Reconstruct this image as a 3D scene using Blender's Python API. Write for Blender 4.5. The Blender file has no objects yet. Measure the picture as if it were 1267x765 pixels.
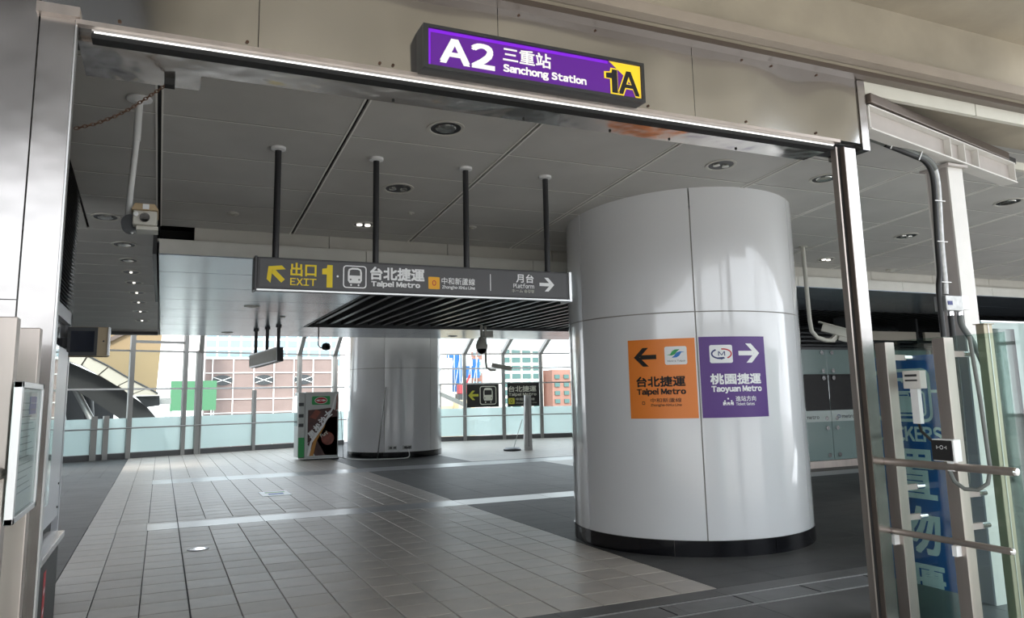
import bpy, math, random
from mathutils import Vector, Matrix
random.seed(7)
R = math.radians
SC = bpy.context.scene
COL = SC.collection

# ------------------------------------------------------------------ camera
cam = bpy.data.cameras.new('camera')
cam.sensor_width = 36.0
cam.lens = 27.09
cam.shift_y = -0.0337
cam.clip_end = 600
camo = bpy.data.objects.new('camera', cam)
COL.objects.link(camo)
right = Vector((0.9116, -0.4105, -0.0205))
up = Vector((-0.0446, -0.1485, 0.9879))
fwd = Vector((0.4076, 0.8999, 0.1551))
fwd.normalize(); right = (right - fwd * right.dot(fwd)).normalized(); up = right.cross(fwd)
M = Matrix.Identity(4)
for i in range(3):
    M[i][0] = right[i]; M[i][1] = up[i]; M[i][2] = -fwd[i]
M[2][3] = 1.6
camo.matrix_world = M
SC.camera = camo

# ------------------------------------------------------------------ sky and exposure
SC.view_settings.view_transform = 'Standard'
SC.view_settings.look = 'None'
SC.view_settings.gamma = 1.0
SC.view_settings.use_curve_mapping = False
SC.view_settings.exposure = 0.92
wd = bpy.data.worlds.new('overcast_sky'); SC.world = wd; wd.use_nodes = True
nt = wd.node_tree; nt.nodes.clear()
wo = nt.nodes.new('ShaderNodeOutputWorld'); bg = nt.nodes.new('ShaderNodeBackground')
tc = nt.nodes.new('ShaderNodeTexCoord'); sp = nt.nodes.new('ShaderNodeSeparateXYZ')
rp = nt.nodes.new('ShaderNodeValToRGB')
rp.color_ramp.elements[0].position = 0.0; rp.color_ramp.elements[0].color = (0.93, 0.965, 1.0, 1)
rp.color_ramp.elements[1].position = 0.7; rp.color_ramp.elements[1].color = (0.80, 0.89, 1.0, 1)
nt.links.new(tc.outputs['Generated'], sp.inputs[0]); nt.links.new(sp.outputs['Z'], rp.inputs[0])
nt.links.new(rp.outputs[0], bg.inputs['Color']); bg.inputs['Strength'].default_value = 2.0
nt.links.new(bg.outputs[0], wo.inputs[0])
# soft sun behind thin cloud, from behind and to the left of the viewer
sl = bpy.data.lights.new('sun', 'SUN'); sl.energy = 2.6; sl.angle = R(12); sl.color = (1.0, 0.94, 0.86)
so = bpy.data.objects.new('sun', sl); COL.objects.link(so)
so.rotation_euler = Vector((0.30, 0.75, -0.66)).to_track_quat('-Z', 'Y').to_euler()

# ------------------------------------------------------------------ materials
def mat(name, col, rough=0.5, metal=0.0, noise=0.0, nscale=5.0, bump=0.0, bscale=60.0, coat=0.0,
        emit=None, estr=1.0, stretch=None, rvar=0.0, ior=None, bdist=0.002):
    m = bpy.data.materials.new(name); m.use_nodes = True
    n = m.node_tree.nodes; l = m.node_tree.links
    b = n['Principled BSDF']
    b.inputs['Base Color'].default_value = (*col, 1)
    b.inputs['Roughness'].default_value = rough
    b.inputs['Metallic'].default_value = metal
    b.inputs['Coat Weight'].default_value = coat
    if coat: b.inputs['Coat Roughness'].default_value = 0.05
    if ior: b.inputs['IOR'].default_value = ior
    if emit:
        b.inputs['Emission Color'].default_value = (*emit, 1)
        b.inputs['Emission Strength'].default_value = estr
    if noise or bump or rvar:
        t = n.new('ShaderNodeTexCoord'); mp = n.new('ShaderNodeMapping')
        l.new(t.outputs['Object'], mp.inputs[0])
        if stretch: mp.inputs['Scale'].default_value = stretch
    if noise:
        nz = n.new('ShaderNodeTexNoise'); nz.inputs['Scale'].default_value = nscale; nz.inputs['Detail'].default_value = 5
        l.new(mp.outputs[0], nz.inputs['Vector'])
        r = n.new('ShaderNodeValToRGB')
        r.color_ramp.elements[0].position = .3; r.color_ramp.elements[1].position = .7
        r.color_ramp.elements[0].color = (*[c * (1 - noise) for c in col], 1)
        r.color_ramp.elements[1].color = (*[min(1, c * (1 + noise)) for c in col], 1)
        l.new(nz.outputs['Fac'], r.inputs[0]); l.new(r.outputs[0], b.inputs['Base Color'])
    if rvar:
        nz = n.new('ShaderNodeTexNoise'); nz.inputs['Scale'].default_value = nscale; nz.inputs['Detail'].default_value = 4
        l.new(mp.outputs[0], nz.inputs['Vector'])
        mr = n.new('ShaderNodeMapRange'); mr.inputs[3].default_value = max(0.02, rough - rvar); mr.inputs[4].default_value = rough + rvar
        l.new(nz.outputs['Fac'], mr.inputs[0]); l.new(mr.outputs[0], b.inputs['Roughness'])
    if bump:
        nz = n.new('ShaderNodeTexNoise'); nz.inputs['Scale'].default_value = bscale; nz.inputs['Detail'].default_value = 3
        l.new(mp.outputs[0], nz.inputs['Vector'])
        bp = n.new('ShaderNodeBump'); bp.inputs['Strength'].default_value = bump; bp.inputs['Distance'].default_value = bdist
        l.new(nz.outputs['Fac'], bp.inputs['Height']); l.new(bp.outputs[0], b.inputs['Normal'])
    return m

def glassmat(name, tint, refl=0.12, milk=0.0, milkcol=(0.8, 0.95, 0.93)):
    """thin sheet glass: tinted transparency, a fresnel reflection, and some milky scatter when frosted"""
    m = bpy.data.materials.new(name); m.use_nodes = True
    n = m.node_tree.nodes; l = m.node_tree.links; n.clear()
    o = n.new('ShaderNodeOutputMaterial'); tr = n.new('ShaderNodeBsdfTransparent'); gl = n.new('ShaderNodeBsdfGlossy')
    tr.inputs[0].default_value = (*tint, 1); gl.inputs['Roughness'].default_value = 0.02
    fr = n.new('ShaderNodeFresnel'); fr.inputs[0].default_value = 1.45
    ad = n.new('ShaderNodeMath'); ad.operation = 'MULTIPLY_ADD'; ad.inputs[1].default_value = 0.9 if refl else .14; ad.inputs[2].default_value = refl * .3
    l.new(fr.outputs[0], ad.inputs[0])
    base = tr
    if milk:
        mx0 = n.new('ShaderNodeMixShader'); tl = n.new('ShaderNodeBsdfTranslucent'); df = n.new('ShaderNodeBsdfDiffuse')
        tl.inputs[0].default_value = (*milkcol, 1); df.inputs[0].default_value = (*milkcol, 1)
        mx1 = n.new('ShaderNodeMixShader'); mx1.inputs[0].default_value = .3
        l.new(tl.outputs[0], mx1.inputs[1]); l.new(df.outputs[0], mx1.inputs[2])
        mx0.inputs[0].default_value = milk
        l.new(tr.outputs[0], mx0.inputs[1]); l.new(mx1.outputs[0], mx0.inputs[2]); base = mx0
    mx = n.new('ShaderNodeMixShader')
    l.new(ad.outputs[0], mx.inputs[0]); l.new(base.outputs[0], mx.inputs[1]); l.new(gl.outputs[0], mx.inputs[2])
    l.new(mx.outputs[0], o.inputs[0])
    return m

K = {}
K['tile'] = mat('beige_granite_tile', (0.40, 0.362, 0.32), 0.42, noise=.12, nscale=3.0, bump=.15, bscale=90, rvar=.06)
K['tile2'] = mat('beige_granite_tile_b', (0.365, 0.33, 0.29), 0.40, noise=.14, nscale=4.0, bump=.15, bscale=90, rvar=.06)
K['tile3'] = mat('beige_granite_tile_c', (0.425, 0.386, 0.34), 0.44, noise=.10, nscale=3.5, bump=.15, bscale=90, rvar=.06)
K['darktile'] = mat('charcoal_granite', (0.060, 0.059, 0.057), 0.52, noise=.25, nscale=1.5, bump=.1, bscale=90, ior=1.3)
K['darktile2'] = mat('charcoal_granite_b', (0.085, 0.083, 0.080), 0.5, noise=.2, nscale=3.0, bump=.1, bscale=90)
K['band'] = mat('pale_polished_stone', (0.25, 0.26, 0.27), 0.30, noise=.08, nscale=3)
K['midstone'] = mat('grey_stone', (0.12, 0.12, 0.12), 0.45, noise=.15, nscale=5, bump=.1)
K['joint'] = mat('tile_joint', (0.05, 0.047, 0.043), 0.8)
K['jointlight'] = mat('pale_grout', (0.42, 0.40, 0.37), 0.6)
K['ceil'] = mat('grey_ceiling_panel', (0.52, 0.505, 0.475), 0.45, noise=.06, nscale=2.0, bump=.08, bscale=200)
K['ceiljoint'] = mat('ceiling_channel', (0.03, 0.03, 0.03), 0.7)
K['ceilbar'] = mat('ceiling_bar', (0.88, 0.86, 0.80), 0.4)
K['soffit'] = mat('silver_soffit_panel', (0.33, 0.375, 0.43), 0.24, metal=.75, noise=.05, nscale=3, rvar=.03)
K['fascia'] = mat('pale_fascia', (0.68, 0.665, 0.61), 0.35, noise=.04)
K['fascia2'] = mat('beige_fascia', (0.52, 0.495, 0.44), 0.38, noise=.04)
K['black'] = mat('black_paint', (0.008, 0.008, 0.008), 0.7)
K['dark'] = mat('dark_grey_paint', (0.035, 0.035, 0.037), 0.45)
K['darkmetal'] = mat('dark_metal', (0.06, 0.062, 0.065), 0.35, metal=.5)
K['pole'] = mat('charcoal_pole', (0.022, 0.022, 0.024), 0.4)
K['signgrey'] = mat('sign_grey', (0.085, 0.083, 0.087), 0.45)
K['signframe'] = mat('sign_frame', (0.05, 0.048, 0.05), 0.35, metal=.3)
K['signblack'] = mat('sign_black', (0.018, 0.016, 0.015), 0.5)
K['white'] = mat('white_enamel', (0.80, 0.80, 0.79), 0.3)
K['whiteprint'] = mat('white_print', (0.85, 0.85, 0.85), 0.5)
K['colwhite'] = mat('white_enamel_panel', (0.77, 0.77, 0.78), 0.12, coat=.6, noise=.01, nscale=1, bump=.10, bscale=1.1, bdist=0.02)
K['colseam'] = mat('panel_seam', (0.30, 0.28, 0.26), 0.6)
K['granite'] = mat('black_granite', (0.006, 0.006, 0.008), 0.10, noise=.3, nscale=40)
K['steel'] = mat('brushed_steel', (0.48, 0.455, 0.44), 0.24, metal=1, noise=.14, nscale=3, bump=.4, bscale=1.6, bdist=.03, rvar=.07)
K['steelwave'] = mat('rippled_mirror_steel', (0.74, 0.745, 0.75), 0.13, metal=1, noise=.06, nscale=2, bump=1.0, bscale=1.0, bdist=.20, stretch=(1.2, 1, .45), rvar=.05)
for n_ in K['steelwave'].node_tree.nodes:
    if n_.type == 'TEX_NOISE': n_.inputs['Detail'].default_value = 0.0
K['steelmir'] = mat('mirror_steel', (0.80, 0.75, 0.70), 0.16, metal=1, noise=.10, nscale=2, bump=.8, bscale=1.6, bdist=.05, stretch=(1, 1, .5))
K['steelpost'] = mat('hairline_steel', (0.52, 0.46, 0.42), 0.45, metal=1, noise=.10, nscale=8, bump=.1, bscale=90, stretch=(1, 1, .05), rvar=.05)
K['steelyel'] = mat('aged_steel', (0.40, 0.36, 0.27), 0.5, metal=.85, noise=.1, nscale=8, stretch=(1, 1, .1))
K['alu'] = mat('aluminium', (0.70, 0.70, 0.70), 0.35, metal=.9)
K['chrome'] = mat('chrome', (0.8, 0.8, 0.8), 0.1, metal=1)
K['concrete'] = mat('beige_concrete', (0.40, 0.35, 0.27), 0.8, noise=.22, nscale=1.1, bump=.25, bscale=12, bdist=.006)
K['concrete2'] = mat('beige_concrete_edge', (0.32, 0.27, 0.22), 0.8, noise=.1, nscale=2)
K['cream'] = mat('cream_paint', (0.62, 0.60, 0.52), 0.5, noise=.03)
K['whitepaint'] = mat('white_steel_paint', (0.66, 0.64, 0.60), 0.45, noise=.05, nscale=4)
K['pinkpaint'] = mat('pale_primer_paint', (0.44, 0.40, 0.37), 0.5, noise=.06, nscale=6)
K['brownmetal'] = mat('brown_metal', (0.16, 0.13, 0.11), 0.35, metal=.6)
K['conduit'] = mat('galvanised_conduit', (0.42, 0.42, 0.41), 0.45, metal=.7, noise=.15, nscale=30)
K['cable'] = mat('black_cable', (0.012, 0.012, 0.012), 0.45)
K['greycable'] = mat('grey_cable', (0.12, 0.13, 0.12), 0.5)
K['camhousing'] = mat('camera_housing', (0.55, 0.53, 0.47), 0.4)
K['camtan'] = mat('aged_tan_plastic', (0.46, 0.34, 0.20), 0.5)
K['camlens'] = mat('camera_lens', (0.01, 0.01, 0.01), 0.05)
K['rust'] = mat('rusty_chain', (0.10, 0.055, 0.035), 0.6, metal=.6, noise=.3, nscale=40)
K['orange'] = mat('orange_print', (0.87, 0.245, 0.035), 0.4)
K['purple'] = mat('purple_print', (0.095, 0.030, 0.215), 0.4)
K['blackprint'] = mat('black_print', (0.010, 0.009, 0.009), 0.7)
K['yellow'] = mat('yellow_print', (0.86, 0.64, 0.01), 0.5)
K['amber'] = mat('amber_print', (0.88, 0.43, 0.02), 0.5)
K['olive'] = mat('yellow_olive_print', (0.50, 0.48, 0.05), 0.5)
K['dimprint'] = mat('dim_cream_print', (0.62, 0.62, 0.52), 0.5)
K['redprint'] = mat('red_print', (0.55, 0.03, 0.04), 0.5)
K['blueprint'] = mat('blue_print', (0.02, 0.13, 0.46), 0.5)
K['greenprint'] = mat('green_print', (0.04, 0.35, 0.10), 0.5)
K['skyprint'] = mat('blue_logo_print', (0.03, 0.20, 0.60), 0.5)
K['navyprint'] = mat('navy_print', (0.03, 0.04, 0.16), 0.5)
K['posterblue'] = mat('poster_blue', (0.015, 0.12, 0.42), 0.35)
K['posterwhite'] = mat('poster_white', (0.78, 0.88, 0.93), 0.4)
K['lit_purple'] = mat('backlit_purple', (0.085, 0.012, 0.20), 0.35, emit=(0.16, 0.012, 0.42), estr=.16)
K['lit_violet'] = mat('backlit_violet', (0.10, 0.01, 0.30), 0.35, emit=(0.26, 0.01, 0.85), estr=.36)
K['lit_white'] = mat('backlit_white', (0.6, 0.6, 0.56), 0.4, emit=(0.9, 0.87, 0.8), estr=.34)
K['lit_yellow'] = mat('backlit_yellow', (0.6, 0.45, 0.02), 0.4, emit=(0.9, 0.6, 0.02), estr=.32)
K['tubelight'] = mat('light_line', (0.9, 0.9, 0.9), 0.3, emit=(1, .98, .93), estr=.9)
K['lampglow'] = mat('lamp_glow', (0.9, 0.9, 0.9), 0.3, emit=(1, .95, .85), estr=.9)
K['reflector'] = mat('lamp_reflector', (0.62, 0.62, 0.58), 0.15, metal=.9)
K['rim'] = mat('lamp_rim', (0.56, 0.54, 0.49), 0.4)
K['glass'] = glassmat('clear_glass', (0.95, 0.985, 0.98), 0.0)
K['glassgreen'] = glassmat('green_glass', (0.84, 0.93, 0.90), .1)
K['frost'] = glassmat('frosted_glass', (0.9, 0.97, 0.96), .05, milk=.8, milkcol=(0.80, 0.93, 0.91))
K['frostwhite'] = glassmat('frosted_white_glass', (0.85, 0.93, 0.90), .04, milk=.9, milkcol=(0.80, 0.94, 0.90))
K['kick'] = glassmat('kick_film', (0.75, 0.8, 0.8), .1, milk=.6, milkcol=(0.62, 0.70, 0.72))
K['boothglass'] = glassmat('dark_booth_glass', (0.25, 0.33, 0.35), .5)
K['boothfrost'] = mat('booth_green_panel', (0.20, 0.27, 0.26), 0.15, coat=.5)
K['boothband'] = mat('booth_white_band', (0.42, 0.48, 0.46), 0.25)
K['mullion'] = mat('grey_mullion', (0.33, 0.325, 0.31), 0.4, metal=.4)
K['kickplate'] = mat('kick_plate', (0.10, 0.10, 0.10), 0.5)
K['louvre'] = mat('black_louvre', (0.018, 0.018, 0.018), 0.4)
K['screen'] = mat('dark_screen', (0.008, 0.012, 0.025), 0.12)
K['beigeplastic'] = mat('beige_plastic', (0.50, 0.40, 0.26), 0.45)
K['whitepanel'] = mat('white_laminate', (0.60, 0.62, 0.66), 0.3)
K['noticepaper'] = mat('notice_paper', (0.26, 0.26, 0.26), 0.4)
K['red'] = mat('red_label', (0.50, 0.02, 0.03), 0.45)
K['tan'] = mat('tan_membrane', (0.26, 0.19, 0.10), 0.7, noise=.08, nscale=.4)
K['creampanel'] = mat('cream_cladding', (0.42, 0.385, 0.32), 0.5)
K['greennet'] = mat('green_netting', (0.06, 0.17, 0.085), 0.8)
K['brick'] = mat('pale_brown_cladding', (0.23, 0.165, 0.15), 0.8, noise=.12, nscale=.3)
K['paleconc'] = mat('pale_concrete', (0.62, 0.55, 0.50), 0.8, noise=.08, nscale=.2)
K['pinkconc'] = mat('pink_tower_cladding', (0.30, 0.15, 0.115), 0.8, noise=.1, nscale=.5)
K['bluesheet'] = mat('blue_sheeting', (0.015, 0.11, 0.32), 0.6, noise=.2, nscale=.5)
K['blueglass'] = mat('blue_windows', (0.22, 0.32, 0.38), 0.2)
K['greenglass'] = mat('dark_green_windows', (0.06, 0.13, 0.12), 0.2)
K['redpaint'] = mat('red_painted_steel', (0.30, 0.03, 0.04), 0.5)
K['whiteframe'] = mat('white_frame', (0.85, 0.83, 0.80), 0.5)
K['ground'] = mat('city_ground', (0.30, 0.30, 0.29), 0.9, noise=.15, nscale=.05)
K['paving'] = mat('outdoor_paving', (0.42, 0.40, 0.37), 0.8, noise=.1, nscale=.8)
K['vendwhite'] = mat('vending_white', (0.56, 0.58, 0.57), 0.4)
K['vendbrown'] = mat('vending_brown_print', (0.07, 0.022, 0.018), 0.35, noise=.5, nscale=5)
K['vendred'] = mat('vending_red_print', (0.22, 0.05, 0.03), 0.4, noise=.3, nscale=8)
K['vendorange'] = mat('vending_orange_print', (0.50, 0.22, 0.04), 0.4)

# ------------------------------------------------------------------ mesh helpers
class MB:
    def __init__(s): s.v = []; s.f = []; s.sm = []
    def add(s, vs, fs, smooth=False):
        n = len(s.v); s.v += [tuple(v) for v in vs]; s.f += [tuple(i + n for i in f) for f in fs]; s.sm += [smooth] * len(fs); return s
    def box(s, x0, x1, y0, y1, z0, z1, ch=0.0):
        if x0 > x1: x0, x1 = x1, x0
        if y0 > y1: y0, y1 = y1, y0
        if z0 > z1: z0, z1 = z1, z0
        if ch:
            c = ch
            vs = [(x0, y0, z0), (x1, y0, z0), (x1, y1, z0), (x0, y1, z0), (x0, y0, z1 - c), (x1, y0, z1 - c), (x1, y1, z1 - c), (x0, y1, z1 - c),
                  (x0 + c, y0 + c, z1), (x1 - c, y0 + c, z1), (x1 - c, y1 - c, z1), (x0 + c, y1 - c, z1)]
            fs = [(0, 3, 2, 1), (0, 1, 5, 4), (1, 2, 6, 5), (2, 3, 7, 6), (3, 0, 4, 7), (4, 5, 9, 8), (5, 6, 10, 9), (6, 7, 11, 10), (7, 4, 8, 11), (8, 9, 10, 11)]
            return s.add(vs, fs)
        vs = [(x, y, z) for z in (z0, z1) for y in (y0, y1) for x in (x0, x1)]
        return s.add(vs, [(0, 2, 3, 1), (4, 5, 7, 6), (0, 1, 5, 4), (1, 3, 7, 5), (3, 2, 6, 7), (2, 0, 4, 6)])
    def beam(s, a, b, w, h, upv=(0, 0, 1)):
        a = Vector(a); b = Vector(b); d = (b - a).normalized(); sd = d.cross(Vector(upv)).normalized(); u = sd.cross(d).normalized()
        vs = []
        for p in (a, b):
            for i, j in ((-1, -1), (1, -1), (1, 1), (-1, 1)):
                vs.append(p + sd * (w / 2 * i) + u * (h / 2 * j))
        return s.add(vs, [(0, 1, 2, 3), (7, 6, 5, 4), (0, 4, 5, 1), (1, 5, 6, 2), (2, 6, 7, 3), (3, 7, 4, 0)])
    def cyl(s, a, b, r, n=16, r2=None, caps=True):
        a = Vector(a); b = Vector(b); r2 = r if r2 is None else r2
        d = (b - a).normalized(); t = Vector((0, 0, 1)) if abs(d.z) < .9 else Vector((1, 0, 0))
        u = d.cross(t).normalized(); w = d.cross(u)
        vs = []
        for p, q in ((a, r), (b, r2)):
            for i in range(n):
                c = 2 * math.pi * i / n; vs.append(p + (u * math.cos(c) + w * math.sin(c)) * q)
        s.add(vs, [(i, (i + 1) % n, n + (i + 1) % n, n + i) for i in range(n)], True)
        if caps: s.add(vs, [tuple(range(n - 1, -1, -1)), tuple(range(n, 2 * n))])
        return s
    def tube(s, pts, r, n=10):
        pts = [Vector(p) for p in pts]; rings = []; u = None
        for i, p in enumerate(pts):
            d = ((pts[min(i + 1, len(pts) - 1)] - pts[max(i - 1, 0)])).normalized()
            if u is None:
                t = Vector((0, 0, 1)) if abs(d.z) < .9 else Vector((1, 0, 0)); u = d.cross(t).normalized()
            u = (u - d * u.dot(d)).normalized(); w = d.cross(u)
            rings.append([p + (u * math.cos(2 * math.pi * k / n) + w * math.sin(2 * math.pi * k / n)) * r for k in range(n)])
        vs = [v for g in rings for v in g]; fs = []
        for i in range(len(pts) - 1):
            for k in range(n): fs.append((i * n + k, i * n + (k + 1) % n, (i + 1) * n + (k + 1) % n, (i + 1) * n + k))
        s.add(vs, fs, True); s.add([v for v in rings[0]], [tuple(range(n - 1, -1, -1))]); s.add([v for v in rings[-1]], [tuple(range(n))])
        return s
    def lathe(s, c, prof, n=24, axis=(0, 0, 1)):
        c = Vector(c); d = Vector(axis).normalized(); t = Vector((0, 0, 1)) if abs(d.z) < .9 else Vector((1, 0, 0))
        u = d.cross(t).normalized(); w = d.cross(u); vs = []
        for r, h in prof:
            for i in range(n):
                a = 2 * math.pi * i / n; vs.append(c + d * h + (u * math.cos(a) + w * math.sin(a)) * max(r, 1e-5))
        fs = []
        for j in range(len(prof) - 1):
            for i in range(n): fs.append((j * n + i, j * n + (i + 1) % n, (j + 1) * n + (i + 1) % n, (j + 1) * n + i))
        return s.add(vs, fs, True)
    def prism(s, pts, off):
        n = len(pts); off = Vector(off); vs = [Vector(p) for p in pts] + [Vector(p) + off for p in pts]
        return s.add(vs, [tuple(range(n)), tuple(range(2 * n - 1, n - 1, -1))] + [(i, n + i, n + (i + 1) % n, (i + 1) % n) for i in range(n)])
    def arc(s, cx, cy, r0, r1, a0, a1, z0, z1, n=12, ztop=None):
        vs = []
        for i in range(n + 1):
            a = R(a0 + (a1 - a0) * i / n); c, q = math.cos(a), math.sin(a)
            for r in (r0, r1):
                x, y = cx + r * c, cy + r * q
                vs += [(x, y, z0), (x, y, ztop(x, y) if ztop else z1)]
        fs = []
        for i in range(n):
            k = i * 4; m = k + 4
            fs += [(k + 2, m + 2, m + 3, k + 3), (k, k + 1, m + 1, m), (k + 1, k + 3, m + 3, m + 1), (k, m, m + 2, k + 2)]
        s.add(vs, fs, True); s.add(vs, [(0, 2, 3, 1), (4 * n, 4 * n + 1, 4 * n + 3, 4 * n + 2)])
        return s
    def build(s, name, m, parent=None, bevel=0.0):
        me = bpy.data.meshes.new(name); me.from_pydata([tuple(v) for v in s.v], [], s.f); me.update()
        for p, q in zip(me.polygons, s.sm): p.use_smooth = q
        import bmesh
        bm = bmesh.new(); bm.from_mesh(me)
        bmesh.ops.remove_doubles(bm, verts=bm.verts, dist=1e-6) if any(s.sm) and not bevel else None
        bmesh.ops.recalc_face_normals(bm, faces=bm.faces)
        if any(s.sm):
            for e in bm.edges:
                if len(e.link_faces) == 2 and e.calc_face_angle(0) > R(40): e.smooth = False
        bm.to_mesh(me); bm.free()
        me.materials.append(m)
        o = bpy.data.objects.new(name, me); COL.objects.link(o)
        if bevel:
            b = o.modifiers.new('bevel', 'BEVEL'); b.width = bevel; b.segments = 2; b.limit_method = 'ANGLE'
        if parent: o.parent = parent
        return o

def tag(o, label=None, cat=None, group=None, kind=None):
    if label: o['label'] = label
    if cat: o['category'] = cat
    if group: o['group'] = group
    if kind: o['kind'] = kind
    return o
def thing(name, label, cat, loc=(0, 0, 0), group=None):
    o = bpy.data.objects.new(name, None); o.empty_display_size = .1; COL.objects.link(o); o.location = loc
    return tag(o, label, cat, group)
def put(o, parent):
    """parent a mesh written in world coordinates to an empty that stands elsewhere"""
    o.parent = parent; o.matrix_parent_inverse = Matrix.Translation(-Vector(parent.location)); return o
class Part:
    """builds parts in world coordinates under one thing"""
    def __init__(s, root): s.r = root
    def __call__(s, name, mb, m, bevel=0.0, parent=None, label=None):
        o = mb.build(name, m, None, bevel)
        if parent is not None: o.parent = parent; o.matrix_parent_inverse = parent.matrix_parent_inverse.copy() if False else Matrix.Identity(4)
        else: put(o, s.r)
        if label: o['label'] = label
        return o
def struct(name, mb, m, bevel=0.0, label=None):
    o = mb.build(name, m, None, bevel); tag(o, label, None, None, 'structure'); return o
def sempty(name, label=None):
    o = bpy.data.objects.new(name, None); o.empty_display_size = .1; COL.objects.link(o); return tag(o, label, None, None, 'structure')

# ------------------------------------------------------------------ flat print on surfaces
_tc = {}
def rawtext(body):
    if body in _tc: return _tc[body]
    c = bpy.data.curves.new('lettering', 'FONT'); c.body = body; c.resolution_u = 3
    o = bpy.data.objects.new('lettering', c); COL.objects.link(o)
    bpy.context.view_layer.update()
    dg = bpy.context.evaluated_depsgraph_get()
    me = bpy.data.meshes.new_from_object(o.evaluated_get(dg))
    vs = [(v.co.x, v.co.y) for v in me.vertices]; fs = [tuple(p.vertices) for p in me.polygons]
    bpy.data.objects.remove(o); bpy.data.meshes.remove(me); bpy.data.curves.remove(c)
    _tc[body] = (vs, fs); return _tc[body]
def textmesh(body):
    """list of words, each (verts, faces), all normalised to the bounding box of the whole line"""
    words = []
    if all(ord(c) < 128 for c in body):
        x = 0
        for w in body.split(' '):
            V, F = [], []
            for ch in w:
                if ch == '-':
                    V2, F2 = [(0, .27), (.26, .27), (.26, .35), (0, .35)], [(0, 1, 2, 3)]
                elif ch == '1': V2, F2 = [(.19, 0), (.345, 0), (.345, .72), (.215, .72), (.19, .60), (.0, .575), (.0, .46), (.19, .46)], [(0, 1, 2, 3, 4, 7), (4, 5, 6, 7)]
                else: V2, F2 = rawtext(chr(ord(ch) + 0xFEE0))
                x0 = min(v[0] for v in V2); x1 = max(v[0] for v in V2); n = len(V)
                V += [(v[0] - x0 + x, v[1]) for v in V2]; F += [tuple(i + n for i in f) for f in F2]; x += x1 - x0 + .085
            words.append((V, F)); x += .30
    else: words.append(rawtext(body))
    xs = [v[0] for V, F in words for v in V]; ys = [v[1] for V, F in words for v in V]; x0, x1, y0, y1 = min(xs), max(xs), min(ys), max(ys)
    return [([((x - x0) / (x1 - x0), (y - y0) / (y1 - y0)) for x, y in V], F) for V, F in words]
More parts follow.
